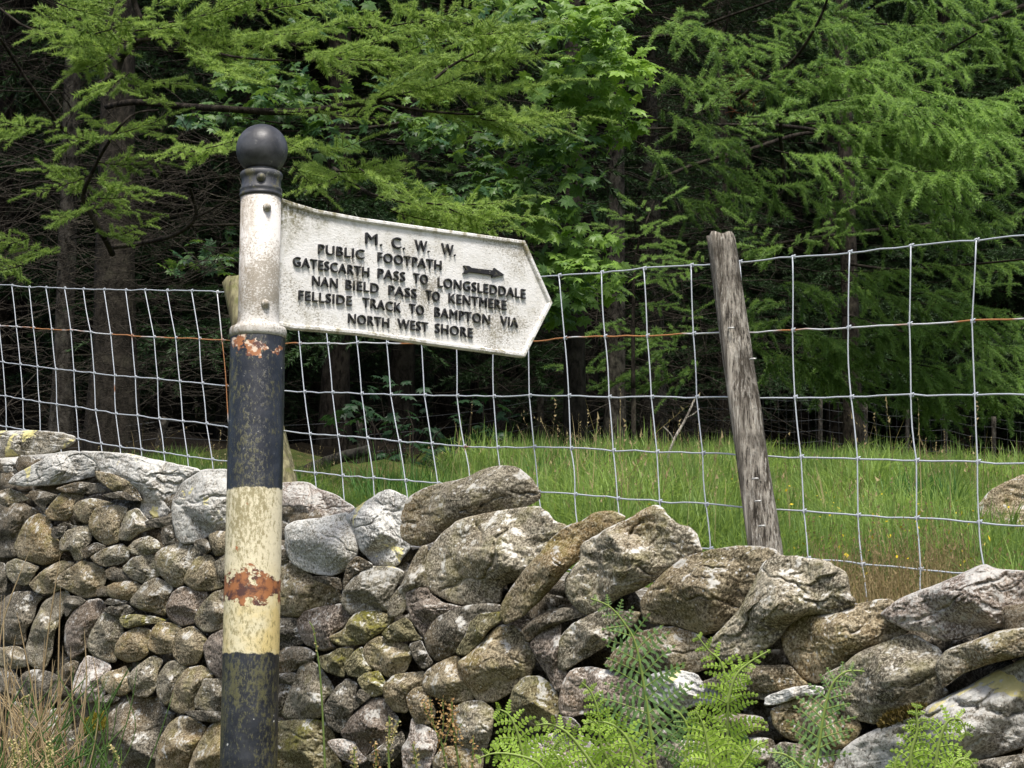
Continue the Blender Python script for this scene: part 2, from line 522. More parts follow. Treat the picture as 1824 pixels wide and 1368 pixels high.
# loose boulders and slabs lying along the top of the wall: outline, material, angularity, set-back, label
COPING = [
 ("A: -260,110 0,112 230,106 430,120 535,148 535,185 470,232 330,275 150,300 -260,310", 'y', .7, .22, "flat slab crusted with yellow lichen, highest stone at the left end of the wall"),
 ("A: -220,300 0,305 200,288 420,268 430,330 200,392 90,430 0,470 -220,480", 'w', .8, .16, "grey flat slab directly under the yellow crusted slab"),
 ("A: 95,430 250,345 400,262 560,252 720,345 690,430 560,460 400,495 180,505 60,490", 'w', .9, .02, "pale buff five sided slab with small yellow lichen rings"),
 ("A: 560,256 760,262 930,275 1170,330 1440,385 1300,480 1235,600 1225,700 1060,742 990,700 1010,600 950,520 860,470 720,405 690,340", 'w', .9, .04, "largest chalky white slab with a torn lower edge beside the pale buff slab"),
 ("A: 1235,600 1300,480 1440,385 1660,385 1690,800 1560,830 1380,908 1290,908 1250,850 1220,680", 'w', .6, -.02, "pale boulder with a green mossy base just left of the signpost"),
 ("C: 120,255 260,233 380,238 450,288 560,320 640,375 702,415 660,470 500,520 300,530 200,540 120,540", 'p', .5, .16, "pinkish grey rock behind the smooth white boulder"),
 ("C: 203,560 250,520 360,500 480,490 580,465 660,452 705,600 735,720 690,830 560,905 440,892 330,860 240,800 210,660", 's', .3, -.02, "smooth white boulder with a darker underside just right of the signpost"),
 ("C: 640,485 720,420 850,330 930,288 1010,308 1085,350 1060,450 1040,600 1105,680 1010,842 860,835 740,725 705,600", 'W', .8, .04, "angular white rock splashed with bright yellow lichen"),
 ("C: 1080,350 1180,290 1320,240 1480,215 1600,150 1750,113 1860,135 1960,205 2020,300 2012,362 1900,425 1700,440 1480,505 1380,545 1280,655 1160,692 1050,662 1018,600 1030,480", 'g', .25, .10, "large rounded grey boulder highest in the middle of the wall top"),
 ("C: 1440,510 1620,460 1820,430 2000,408 2075,450 2115,520 2240,560 2200,660 2100,770 1900,915 1760,970 1740,1105 1500,1112 1340,1062 1220,992 1188,860 1245,700 1340,590", 'g', .45, .02, "broad white topped boulder with a dark hollow below, under the rounded boulder"),
 ("E: 40,940 60,850 150,710 230,600 330,500 400,400 520,308 620,278 720,208 850,202 945,255 830,332 720,390 650,430 620,540 540,600 440,720 320,850 190,962 85,1000", 'b', .5, -.03, "long brown slab leaning diagonally against the broad boulder"),
 ("E: 620,440 720,380 960,258 1130,152 1205,188 1230,240 1300,300 1410,320 1450,430 1485,490 1400,530 1320,570 1250,590 1160,685 1050,755 880,822 740,935 640,932 520,802 498,700 560,610 630,540", 'g', 1.0, .0, "sharp edged jagged boulder left of the nearer leaning fence post"),
 ("E: 1040,840 1130,720 1220,640 1340,540 1540,478 1740,448 1900,458 2000,482 2060,560 1980,640 1860,780 1720,932 1580,1062 1480,1082 1300,1012 1120,1002 1055,950", 'b', .4, .0, "big smooth tawny boulder at the foot of the leaning fence post"),
 ("G: -430,820 -270,660 -150,500 -40,260 40,200 180,200 420,240 560,340 575,480 630,530 500,610 260,620 150,690 80,790 -80,910 -320,960", 'g', .9, -.04, "fluted dark grey rock with white lichen blotches, right of the tawny boulder"),
 ("G: 95,770 180,660 270,620 400,608 520,588 620,548 780,513 880,508 910,580 1010,740 900,792 720,862 600,922 520,992 400,1082 340,1112 250,1062 170,972 120,880", 'b', .4, .02, "blunt brown boulder tucked under the pink white boulder"),
 ("G: 815,620 860,560 1000,480 1170,420 1380,330 1540,258 1620,288 1824,308 2020,330 2040,640 1824,672 1500,752 1330,802 1240,802 1100,742 980,722 890,662", 'p', .8, .02, "pink and white knobbly boulder at the right end of the wall top"),
]

# fitted stones of the face: outline, material, angularity
FACE = """
A k .5: -60,640 0,600 90,620 180,640 285,690 200,740 150,830 110,930 120,1000 60,1012 -60,1000
A g .5: -60,560 60,520 150,550 205,600 120,625 0,700 -60,700
A b .2: 130,1010 103,930 150,820 200,740 280,698 330,720 370,780 385,850 425,900 455,970 400,1042 310,1067 200,1032
A g .6: 205,540 330,545 420,570 340,620 310,692 270,645 220,590
A b .7: 318,690 390,600 450,535 520,545 605,570 530,620 520,700 480,752 350,742
A b .3: 523,650 560,610 660,587 825,630 690,660 625,772 570,752 528,690
A b .2: 635,740 680,660 820,638 915,660 870,740 848,800 855,892 760,927 700,892 635,820
A g .5: 843,845 900,690 980,658 1050,740 1110,800 1000,832 930,892 855,885
A k .5: 369,800 480,785 460,850 400,882 365,860
A g .5: 423,900 480,820 560,795 625,785 655,850 645,900 585,960 595,1022 530,1032 500,960 428,970
A g .6: 578,960 680,903 765,935 645,1002 600,1022
A g .4: 643,1010 740,950 870,913 915,950 925,1022 850,1062 740,1077 678,1050
A g .5: 905,955 960,888 1060,857 1135,900 1145,960 1060,992 955,992
A k .9: 1143,820 1230,775 1262,890 1160,932
A g .1: 1103,1000 1160,940 1270,903 1385,930 1435,990 1375,1082 1315,1142 1312,1202 1240,1227 1178,1172 1108,1090
A g .3: 1378,890 1470,872 1515,960 1460,992 1388,950
A b .3: 1488,850 1560,822 1690,838 1690,960 1540,1007 1498,930
A b .2: 1308,1180 1340,1100 1400,1010 1500,993 1545,1050 1562,1150 1595,1222 1500,1247 1378,1242
A g .3: 1528,1050 1620,978 1710,1000 1710,1162 1568,1162
A g .6: 868,1090 950,1010 1060,988 1103,1000 1113,1080 1155,1130 1040,1202 930,1162
A g .4: 748,1110 800,1078 870,1098 925,1170 850,1192 758,1162
A b .3: 758,1220 820,1188 950,1177 1015,1220 965,1290 900,1322 800,1302 758,1262
A g .3: 678,1260 720,1218 762,1218 772,1290 698,1292
A b .8: 385,1190 460,1110 580,1038 660,1048 765,1110 752,1182 700,1282 600,1302 500,1252 398,1212
A b .6: 205,1200 300,1110 420,1038 535,1050 480,1102 398,1180 440,1232 350,1272 255,1262
A g .5: 38,1060 110,1018 200,1048 285,1080 230,1152 200,1212 100,1202 48,1140
A k .5: -60,1040 40,1055 52,1180 40,1262 -60,1262
B k .5: 38,160 110,113 240,118 315,150 262,200 242,300 190,382 180,482 80,482 -60,420 -60,250
B g .6: 195,480 238,330 310,190 400,128 485,113 505,180 445,280 392,400 372,560 320,664 230,642 175,560
B r .4: 468,340 540,238 620,178 712,163 755,230 722,330 642,420 622,520 500,594 458,480
B k .5: 478,140 570,148 615,180 520,240 470,300 448,200
B g .6: 618,480 660,378 720,278 760,252 862,290 873,380 885,420 822,500 833,602 770,613 700,582 638,540
B g .8: 738,235 830,198 920,208 965,250 880,282 850,292 758,262
B m .8: 855,292 940,272 1100,287 1195,322 1000,354 900,374 855,340
B b .1: 817,500 870,418 960,367 1073,378 1085,440 1043,502 1063,550 990,604 900,613 817,570
B g .7: 936,160 1020,58 1110,13 1205,50 1235,92 1195,162 1183,282 1060,252 990,232 928,200
B r .4: 1182,230 1220,128 1290,78 1402,88 1485,120 1425,232 1392,332 1290,357 1208,302
B g .5: 1387,300 1440,198 1520,118 1630,88 1680,200 1680,350 1470,404 1398,352
B b .2: 1052,520 1078,388 1130,328 1232,338 1305,370 1242,432 1233,544 1130,558
B b .2: 1232,570 1238,468 1280,388 1370,358 1433,400 1475,452 1443,562 1402,624 1295,638
B r .3: 1447,500 1500,428 1600,383 1720,400 1720,762 1560,734 1478,642
B p .6: 507,820 558,658 620,568 702,588 795,640 762,742 742,862 640,904 548,872
B b .4: 718,740 760,688 850,663 892,638 925,700 945,802 900,844 800,854 738,802
B g .4: 902,720 960,658 1080,568 1165,600 1122,692 1112,802 1050,864 958,852
B g .4: 1117,720 1190,618 1260,598 1335,650 1262,742 1222,882 1180,924 1118,862
B b .2: 1212,890 1258,748 1330,658 1442,638 1535,720 1442,762 1402,882 1382,964 1280,978 1218,942
B g .7: 1387,890 1430,798 1452,738 1562,733 1680,740 1680,964 1500,968 1398,942
B w .6: 1305,965 1400,958 1570,968 1660,990 1560,1044 1400,1032
B k .6: 490,1130 600,1058 680,958 760,918 880,868 1000,848 1122,878 1175,960 1235,990 1192,1082 1130,1184 1100,1440 560,1440 490,1260
B m .6: 655,960 720,868 790,838 862,878 740,934
B b .4: 1125,1190 1200,1058 1300,988 1402,1038 1475,1080 1422,1182 1372,1282 1300,1440 1105,1440
B b .4: 1368,1290 1430,1168 1490,1078 1580,1028 1680,1040 1680,1440 1330,1440
B k .6: 125,760 170,688 260,668 360,688 422,720 402,882 300,964 160,902
B g .5: -60,520 120,498 195,540 205,640 100,664 -60,620
B k .5: 438,640 520,598 565,620 522,722 460,764 428,720
B k .5: 100,900 200,930 350,958 485,948 505,1100 485,1440 60,1440 60,1100
B k .5: -60,640 120,678 145,880 40,964 -60,900
B g .8: 735,200 770,160 880,170 915,190 830,212
A b .9: 1035,750 1220,708 1238,770 1120,805 1038,775
A b .9: 680,395 800,415 960,490 1015,615 900,580 780,525 690,450
A k .9: 720,568 870,536 1010,610 930,606 800,592
A k .9: 400,520 560,470 700,490 770,540 600,560 440,545
C k .6: 80,650 212,648 245,800 180,834 80,834
C b .7: 120,850 262,808 330,858 422,930 565,970 615,1060 600,1094 440,1124 320,1194 230,1194 120,1150
C k .7: 378,910 480,906 600,918 614,1012 500,964 420,934
C k .9: 618,950 648,828 720,758 845,830 740,874 660,934 628,1014
C y .5: 610,1100 628,990 720,888 830,836 1000,848 1054,880 1004,970 962,1050 942,1150 820,1164 678,1184
C g .4: 936,1172 958,1060 1040,960 1100,820 1170,700 1230,690 1200,860 1212,992 1100,1000 1064,1152 990,1194
D r .8: 1065,120 1120,88 1222,83 1244,130 1330,190 1475,220 1340,264 1262,330 1202,444 1120,332 1078,230
D k .4: 1198,440 1268,318 1360,258 1480,218 1620,198 1745,208 1745,262 1540,304 1502,430 1430,544 1300,604 1228,540
D w .8: 1086,490 1180,458 1214,540 1264,620 1190,668 1128,600
D r .4: 292,330 338,258 440,228 600,198 645,240 674,290 622,360 562,400 544,470 582,512 480,534 350,482 308,400
D m .7: 527,430 620,388 680,288 760,248 870,248 994,300 932,370 862,422 780,484 600,494 538,460
D m .8: 898,410 960,348 1060,292 1114,340 1144,410 1194,450 1050,468 928,456
D b .2: 766,520 820,458 890,428 1002,468 1084,490 1114,570 1062,684 950,724 860,674 788,630
D m .4: 626,640 690,548 760,498 784,600 834,670 740,724 658,712
D k .6: 80,310 290,298 314,400 354,470 280,504 80,512
D k .5: 120,560 230,503 360,508 434,560 402,604 320,644 240,694 120,680
D m .5: 428,580 520,558 600,508 704,520 642,612 632,722 560,704 478,670
D g .4: 187,960 250,798 310,648 370,588 442,640 522,740 564,820 492,882 472,1002 330,1024 198,1002
D k .6: 477,940 560,808 650,728 724,770 704,862 692,960 642,1084 600,1114 508,1070
D m .6: 718,740 780,688 880,678 924,760 904,842 830,864 758,810
D b .3: 902,790 980,708 1100,688 1204,680 1194,762 1104,852 1084,974 980,964 918,882
D r .7: 607,1120 700,978 820,878 920,868 974,960 1014,1010 1004,1102 902,1204 800,1254 780,1324 698,1200 638,1160
D k .5: 688,900 740,798 824,860 742,922 698,960
D b .3: 1188,780 1208,688 1300,618 1442,563 1474,700 1544,830 1544,884 1400,904 1280,864 1218,840
D b .4: 1066,860 1130,798 1190,788 1224,860 1284,960 1254,1054 1140,1054 1088,950
D m .4: 1427,530 1488,428 1530,328 1600,268 1742,258 1764,310 1660,384 1602,470 1500,564 1448,560
D b .5: 1442,610 1530,548 1640,438 1740,358 1830,350 1896,400 1936,490 1990,590 1950,724 1820,824 1720,884 1600,894 1538,830 1478,730
D g .2: 1397,960 1480,898 1600,888 1694,950 1684,1102 1640,1234 1560,1254 1438,1190 1408,1080
D p .6: 1036,1230 1090,1148 1110,1008 1194,1060 1294,1120 1284,1232 1220,1420 1056,1420
D m .5: 80,1060 250,1028 400,1018 484,1040 564,1140 544,1242 604,1330 604,1440 80,1440
D p .5: 497,1180 600,1158 702,1180 744,1260 804,1310 720,1344 608,1310
D k .4: 778,1300 860,1228 980,1148 1042,1100 1064,1200 1002,1292 900,1364
D b .4: 1266,1300 1340,1218 1502,1208 1624,1260 1604,1440 1256,1440
D g .5: 80,700 260,688 304,700 262,772 80,752
D k .5: 80,780 254,778 222,882 180,984 80,1000
E k .5: 186,1060 330,928 500,888 624,900 644,950 480,994 360,1044 238,1144
F r .7: 250,490 350,368 480,338 474,420 464,560 484,660 524,680 474,824 430,804 378,700 308,600
E g .9: 466,1110 560,1008 680,948 790,888 900,918 1044,920 1004,1012 880,1084 780,1174 640,1254 510,1334 458,1300
F g .4: 806,630 858,538 1000,418 1150,367 1300,367 1504,440 1564,520 1564,640 1400,694 1150,684 1060,654 960,644 848,670
F r .6: 466,900 498,760 560,668 680,648 840,678 984,740 1064,800 1124,920 1000,934 860,954 700,964 560,1004 478,990
F m .3: 96,950 138,798 220,718 340,718 434,800 464,880 464,1002 400,1084 300,1074 198,1040
F W .8: 1056,800 1130,698 1280,667 1444,700 1484,760 1604,830 1584,904 1420,924 1300,954 1178,930
F g .5: 876,980 940,928 1080,938 1204,970 1234,1040 1100,1084 938,1080
F p .6: 156,1280 260,1178 420,1118 602,1128 704,1200 724,1300 640,1440 200,1440
F g .5: 716,1230 900,1148 1060,1158 1134,1230 1124,1440 738,1440
F g .5: 1146,1210 1300,1168 1562,1198 1624,1440 1146,1440
F g .5: 1560,1000 1700,978 1900,998 1964,1080 1840,1134 1640,1120
F g .5: 1476,760 1650,688 1824,678 1964,760 1964,884 1800,864 1638,830
H b .4: -170,640 0,638 150,633 224,720 284,770 150,804 0,834 -170,802
H w .7: -20,860 150,798 270,778 384,790 404,850 240,854 80,914 -20,920
H b .8: 16,960 150,888 300,848 424,870 464,960 624,1000 664,1100 562,1204 480,1244 330,1204 160,1164 56,1080
F k .5: 1690,1190 1860,1148 2004,1170 2004,1440 1670,1440
H k .5: 60,1180 300,1208 544,1240 460,1440 -20,1440
F k .5: 456,1000 560,1008 624,1080 560,1134 416,1110
F w .6: 1076,1110 1200,1088 1304,1110 1284,1152 1116,1152
G g .4: 1206,960 1278,870 1400,828 1640,738 1824,713 2040,700 2040,880 1824,912 1600,962 1400,1032 1310,1092 1258,1142 1218,1060
G g .5: 386,1060 560,968 680,878 940,778 1060,768 1244,900 1214,1000 1244,1130 1284,1180 1150,1244 1000,1294 860,1334 750,1400 640,1360 500,1270 430,1190
H w .6: 470,1440 560,1228 700,1128 830,1068 1010,998 1150,928 1320,848 1480,768 1640,678 1824,588 2060,510 2060,1184 1824,1214 1500,1314 1300,1372 1200,1460
H k .5: 1300,1400 1500,1318 1824,1268 2060,1240 2060,1500 1250,1500
"""
FACE_LABEL = {}

wall = empty("dry_stone_wall", W(980, 1360, 4.0) * np.array([1, 1, 0]) + np.array([0, 0, 0.85]))
tag(wall, "dry stone wall of fitted grey brown field stones running behind the signpost", "wall")

rows = []
for ln in FACE.strip().split('\n'):
    head, body = ln.split(':')
    cr, mt, ang = head.split()
    rows.append((poly(cr + ':' + body), mt, min(1.0, float(ang) + .18)))
def parea(p):
    x, y = p[:, 0], p[:, 1]
    return abs((x * np.roll(y, -1) - np.roll(x, -1) * y).sum()) / 2
order = sorted(range(len(rows)), key=lambda i: -parea(rows[i][0]))
small = MB()
for rank, i in enumerate(order):
    p, mt, ang = rows[i]
    big = parea(p) > 9000
    kw = dict(seed=100 + i, angular=ang, thick=0.60, n=100 if big else 64, rings=48 if big else 30, back=0.0)
    if rank < 99:
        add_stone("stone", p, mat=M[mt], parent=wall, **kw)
    else:
        V, q, t = stone_geo(p, **kw)
        small.add(V, q)

for k, (txt, mt, ang, back, label) in enumerate(COPING):
    p = poly(txt)
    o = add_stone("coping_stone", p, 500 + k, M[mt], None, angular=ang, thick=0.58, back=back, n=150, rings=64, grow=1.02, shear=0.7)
    tag(o, label, "stone", "loose stones along the wall top")

# stones packed deeper in the gaps, under the picture's lower edge and along the wall beyond the frame
TOPX = [-700, 0, 130, 400, 620, 730, 1000, 1300, 1560, 1824, 2600]
TOPY = [790, 815, 815, 862, 930, 975, 1030, 1090, 1120, 1110, 1150]
rs = np.random.RandomState(5)
def blob(cx, cy, w, h, rot, k=9):
    a = np.arange(k) / k * 2 * np.pi
    r = 1 + rs.uniform(-0.22, 0.15, k)
    x, y = np.cos(a) * w * r, np.sin(a) * h * r
    return np.stack([cx + x * math.cos(rot) - y * math.sin(rot), cy + x * math.sin(rot) + y * math.cos(rot)], 1)
def pack(cx, cy, w, h, back, n=26, rings=14):
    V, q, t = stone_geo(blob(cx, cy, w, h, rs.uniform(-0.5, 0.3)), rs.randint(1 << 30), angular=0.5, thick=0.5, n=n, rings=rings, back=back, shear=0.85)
    small.add(V, q)
cx = -20.0
while cx < 1850:
    sz = np.interp(cx, [0, 900, 1824], [26, 38, 60])
    cy = np.interp(cx, TOPX, TOPY) + sz * 0.6
    while cy < 1400:
        pack(cx + rs.uniform(-.3, .3) * sz, cy, sz * rs.uniform(.7, 1.1), sz * rs.uniform(.5, .8), 0.125 + rs.uniform(0, .06), 24, 12)
        cy += sz * 1.05
    cx += sz * 1.2
def outside(x0, x1, y_top, y_bot):
    cx = x0
    while cx < x1:
        sz = np.interp(cx, [-900, 0, 900, 1824, 2600], [22, 30, 48, 80, 110])
        cy = (y_top if y_top else np.interp(cx, TOPX, TOPY)) + sz * rs.uniform(0.0, .5)
        while cy < y_bot + sz:
            vy = rs.uniform(.7, 1.35); pack(cx + rs.uniform(-.3, .3) * sz, cy, sz * rs.uniform(.75, 1.3), sz * .66 * vy, 0.0 + rs.uniform(0, .06), 24, 14)
            cy += sz * (.62 + .62 * vy)
        cx += sz * 1.55
outside(-620, -30, None, 1500)
outside(-30, 1860, 1405, 1560)
outside(1890, 2700, None, 1600)
small.build("packed_stones", M['k'], wall, world_of(wall), kind='stuff')

# rubble heart of the wall, closed behind the face
core = MB()
xs = np.linspace(-700, 2700, 60)
rings_ = []
for x in xs:
    ty = np.interp(x, TOPX, TOPY) + 12
    a = plane_hit(x, ty, WP - WNRM * 0.20, WNRM)
    b = plane_hit(x, 1600, WP - WNRM * 0.20, WNRM)
    b[2] = 0.3
    a2 = a - FN * 0.28; b2 = b - FN * 0.30
    rings_.append([b, (a + b) / 2, a, a2, (a2 + b2) / 2, b2])
V = np.array(rings_).reshape(-1, 3)
nk = 6
i = np.arange(len(xs) - 1)[:, None] * nk; j = np.arange(nk)[None]; k = (j + 1) % nk
core.add(V, np.stack([i + j, i + nk + j, i + nk + k, i + k], -1).reshape(-1, 4))
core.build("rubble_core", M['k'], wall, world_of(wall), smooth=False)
# ---------------------------------------------------------------- the signpost
YP = 4.42
AX = W(455, 800, YP)                        # a point on the post's axis
def zpost(py):
    m = (684.0 - py) / F
    return EYE + AX[1] * (SN + m * CS) / (CS - m * SN)
def rpx(px, py=700):                         # radius in metres of px photograph pixels at the post
    z = zpost(py)
    return px / F * depth(np.array([0, AX[1], z]))
GZ = 0.86                                    # bank at the post's foot
base = np.array([AX[0], AX[1], GZ])
post = empty("signpost", base)
tag(post, "cast iron footpath signpost with black and cream bands, round black finial and one white finger", "signpost")

# painted pole
s = NT("banded_pole_paint")
x, y, z = s.sep()
edge = s.step(s.noise(60, 4, 0.6), 0, 1, -0.010, 0.010)
zz = s.math('ADD', z, edge)
z1, z2 = zpost(873) - GZ, zpost(1165) - GZ
cream_m = s.math('MULTIPLY', s.step(zz, z2 - .001, z2 + .002), s.step(zz, z1 + .001, z1 - .002))
ang = s.mapping(scale=(1, 1, 0.55))
black = s.mix(s.step(s.noise(30, 5, .6), .45, .65), (0.013, 0.015, 0.020), (0.030, 0.033, 0.040))
mossn = s.noise(150, 7, 0.78, ang)
mossl = s.noise(6.5, 3, 0.55, s.mapping(scale=(1.6, 1.6, 0.6)))
low = s.step(z, z2 - 0.01, z2 - 0.25, 0.0, 0.0)
lowm = s.math('MULTIPLY', s.step(z, z2 + .02, z2 - .04), s.step(z, z2 - .55, z2 - .05))
mm = s.math('ADD', mossn, s.math('ADD', s.math('MULTIPLY', s.math('SUBTRACT', mossl, 0.5), 0.55), s.math('MULTIPLY', lowm, 0.09)))
mm = s.step(mm, 0.56, 0.66)
black = s.mix(s.math('MULTIPLY', mm, 0.75), black, (0.125, 0.120, 0.048))
cream = s.mix(s.step(s.noise(9, 4, .6), .42, .6), (0.66, 0.60, 0.40), (0.62, 0.50, 0.22))
up = s.step(z, z2 + 0.12, z2 + 0.20)
cream = s.mix(up, cream, (0.66, 0.60, 0.42))
gr = s.step(s.math('ADD', s.noise(120, 7, .78, ang), s.math('MULTIPLY', s.math('SUBTRACT', mossl, 0.5), 0.5)), 0.50, 0.60)
cream = s.mix(s.math('MULTIPLY', gr, 0.8), cream, (0.21, 0.175, 0.065))
zc = zpost(1050) - GZ
rn = s.noise(26, 6, .65, s.mapping(scale=(1, 1, 1.3)))
band = s.step(s.math('ABSOLUTE', s.math('SUBTRACT', z, zc)), 0.055, 0.0)
rm = s.step(s.math('ADD', s.math('MULTIPLY', rn, 1.0), s.math('MULTIPLY', band, 0.36)), 0.685, 0.705)
rust = s.mix(s.step(s.noise(32, 5, .65), .44, .56), (0.075, 0.028, 0.020), (0.33, 0.13, 0.045))
zt = zpost(618) - GZ
bandt = s.step(s.math('ABSOLUTE', s.math('SUBTRACT', z, zt)), 0.050, 0.012)
rt = s.step(s.math('ADD', s.noise(24, 4, .55), s.math('MULTIPLY', bandt, 0.25)), 0.76, 0.775)
rust2 = s.mix(s.step(s.noise(70, 3, .6), .52, .60), rust, (0.62, 0.50, 0.38))
chip = s.math('MULTIPLY', s.step(s.noise(60, 3, .5), .73, .75), 1.0)
black = s.mix(chip, black, (0.55, 0.55, 0.50))
black = s.mix(rt, black, rust2)
cream = s.mix(rm, cream, rust)
col = s.mix(cream_m, black, cream)
ro = s.mix(cream_m, (0.34, 0.34, 0.34), (0.6, 0.6, 0.6))
s.bump(s.math('ADD', s.noise(50, 6, .6), s.math('MULTIPLY', s.math('ADD', mm, rm), 0.4)), 0.35, 0.004)
pole_m = s.fin(col, ro, 0.5)

mb = MB()
r = rpx(49.5, 900)
zt_ = zpost(598)
mb.lathe([(0, -0.9), (r * 1.02, -0.9), (r * 1.01, 0.4), (r, zt_ - GZ - 0.006), (r * .97, zt_ - GZ), (0, zt_ - GZ)], base, 64)
mb.build("pole", pole_m, post, base)

# weathered white paint
def white_paint(name, u_amt=0.5, lo_=.535):
    s = NT(name)
    v = s.mapping(scale=(1, 1, 1))
    c = s.mix(s.step(s.noise(14, 4, .6), .4, .65), (0.78, 0.77, 0.745), (0.67, 0.655, 0.61))
    big = s.noise(7, 4, .6)
    fine = s.noise(210, 4, .75, s.mapping(scale=(1, 1, 1.3)))
    d = s.step(s.math('ADD', fine, s.math('MULTIPLY', s.math('SUBTRACT', big, .5), u_amt)), lo_, lo_ + .10)
    c = s.mix(s.math('MULTIPLY', d, .75), c, (0.20, 0.17, 0.115))
    return s, c, fine
s, c, fine = white_paint("sleeve_white_paint", 0.9, .47)
x, y, z = s.sep()
side = s.math('MULTIPLY', s.step(x, 0.02, -0.04), s.step(s.noise(60, 5, .7, s.mapping(scale=(1, 1, .4))), .40, .62))  # grime streaks, with the shading of the sleeve's left side painted in
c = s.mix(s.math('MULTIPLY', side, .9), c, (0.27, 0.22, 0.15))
s.bump(s.math('ADD', fine, s.noise(40, 4, .6)), 0.35, 0.003)
c = s.mix(1.0, c, (0.84, 0.82, 0.80), 'MULTIPLY')
sleeve_m = s.fin(c, 0.55, 0.4)
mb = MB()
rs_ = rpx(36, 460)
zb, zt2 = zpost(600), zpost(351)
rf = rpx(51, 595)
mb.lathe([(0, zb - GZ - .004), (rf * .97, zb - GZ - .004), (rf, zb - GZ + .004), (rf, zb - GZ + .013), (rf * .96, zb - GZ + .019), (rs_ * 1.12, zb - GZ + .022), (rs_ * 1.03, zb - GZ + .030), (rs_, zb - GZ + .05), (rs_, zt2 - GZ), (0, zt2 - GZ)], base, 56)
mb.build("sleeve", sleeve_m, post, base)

# black collar and finial
s = NT("old_black_enamel")
c = s.mix(s.step(s.noise(20, 5, .6), .42, .62), (0.030, 0.031, 0.036), (0.075, 0.077, 0.085))
li = s.step(s.noise(55, 6, .72), .60, .66)
zl = s.sep()[2]
c = s.mix(s.math('MULTIPLY', li, s.step(zl, zpost(262) - GZ, zpost(300) - GZ, 0.05, 0.8)), c, (0.30, 0.30, 0.26))
ml = s.math('MULTIPLY', s.step(s.noise(35, 5, .7), .50, .62), s.step(zl, zpost(296) - GZ, zpost(318) - GZ, 0, .7))
c = s.mix(ml, c, (0.14, 0.125, 0.05))
s.bump(s.math('ADD', s.noise(35, 5, .6), s.math('MULTIPLY', li, .4)), 0.3, 0.004)
black_m = s.fin(c, s.mix(s.step(s.noise(18, 4, .6), .4, .6), (0.40,) * 3, (0.56,) * 3), 0.5)
mb = MB()
rc = rpx(38, 330)
h = lambda py: zpost(py) - GZ
mb.lathe([(0, h(353)), (rc * .97, h(353)), (rc * 1.0, h(350)), (rc * 1.0, h(347)), (rc * .95, h(345)), (rc * 1.0, h(342)), (rc * .99, h(338)), (rc * .93, h(335)), (rc * .92, h(322)), (rc * .95, h(319)), (rc * 1.0, h(316)), (rc * 1.0, h(311)), (rc * .95, h(308.5)), (rc * .80, h(307)), (0, h(306))], base, 56)
mb.build("collar", black_m, post, base)
mb = MB()
rb = rpx(46, 267)
prof = [(0, h(307)), (rc * .74, h(306)), (rc * .70, h(304)), (rc * .68, h(301))]
cz = h(267)
for a in np.linspace(-52, 90, 40):
    prof.append((max(0, rb * math.cos(math.radians(a))), cz + rb * math.sin(math.radians(a))))
mb.lathe(prof, base, 64)
mb.build("finial", black_m, post, base)

# the finger
PU = np.array([0.834, 0.551, 0.0]); PU /= np.linalg.norm(PU)
PNv = np.array([PU[1], -PU[0], 0.0])
P0 = AX + PU * (rs_ * 0.75)
P0 = plane_hit(500, 470, AX, PNv)
def puv(px, py):
    p = plane_hit(px, py, AX, PNv)
    return np.array([np.dot(p - P0, PU), p[2] - P0[2]])
def pxyz(u, v, w):
    return P0 + PU * u + np.array([0, 0, 1.0]) * v + PNv * w
s, c, fine = white_paint("finger_white_paint", 0.75)
x, y, z = s.sep()
n = s.noise(22, 5, .65)
cor = s.math('ADD', s.math('MULTIPLY', z, 5.2), s.math('MULTIPLY', x, -3.2))
g = s.math('MULTIPLY', s.step(s.math('ADD', cor, s.math('MULTIPLY', n, 1.5)), 0.80, 1.35), s.step(s.noise(130, 4, .7), .36, .56))
c = s.mix(s.math('MULTIPLY', g, .9), c, (0.13, 0.115, 0.035))
rim_n = s.step(s.noise(38, 5, .7), .50, .63)
var = s.attr()
c = s.mix(s.math('MULTIPLY', s.math('MULTIPLY', var, rim_n), .75), c, (0.22, 0.19, 0.075))
s.bump(s.math('ADD', s.math('MULTIPLY', fine, 1.0), s.math('MULTIPLY', s.noise(90, 3, .6, s.mapping(scale=(1, 1, 2.2))), 1.0)), 0.40, 0.003)
finger_m = s.fin(c, 0.62, 0.35)
outl = [(492, 352), (520, 362), (560, 374), (640, 389), (760, 406), (932, 430), (981, 541), (932, 637), (760, 614), (640, 597), (560, 590), (520, 587), (486, 580)]
O = np.array([puv(*p) for p in outl])
cen = O.mean(0)
# inset
def inset(P, d):
    n_ = len(P); res = []
    for i in range(n_):
        a, b, c_ = P[i - 1], P[i], P[(i + 1) % n_]
        e1 = (b - a) / np.linalg.norm(b - a); e2 = (c_ - b) / np.linalg.norm(c_ - b)
        n1 = np.array([e1[1], -e1[0]]); n2 = np.array([e2[1], -e2[0]])
        if np.dot(n1, cen - b) < 0: n1 = -n1
        if np.dot(n2, cen - b) < 0: n2 = -n2
        m = n1 + n2; m /= np.linalg.norm(m)
        res.append(b + m * d / max(0.35, np.dot(m, n1)))
    return np.array(res)
FTH = 0.010
loops = [(inset(O, .0012), -FTH, .6), (O, -FTH + .0015, 1.0), (O, FTH - .002, 1.0), (inset(O, .002), FTH, 1.0), (inset(O, .0075), FTH, 1.0), (inset(O, .0095), FTH - .002, 1.0), (inset(O, .0110), FTH - .0070, .35)]
V, vv = [], []
for L, w, a in loops:
    for u, v in L:
        V.append(pxyz(u, v, w)); vv.append(a)
nO = len(O)
q = []
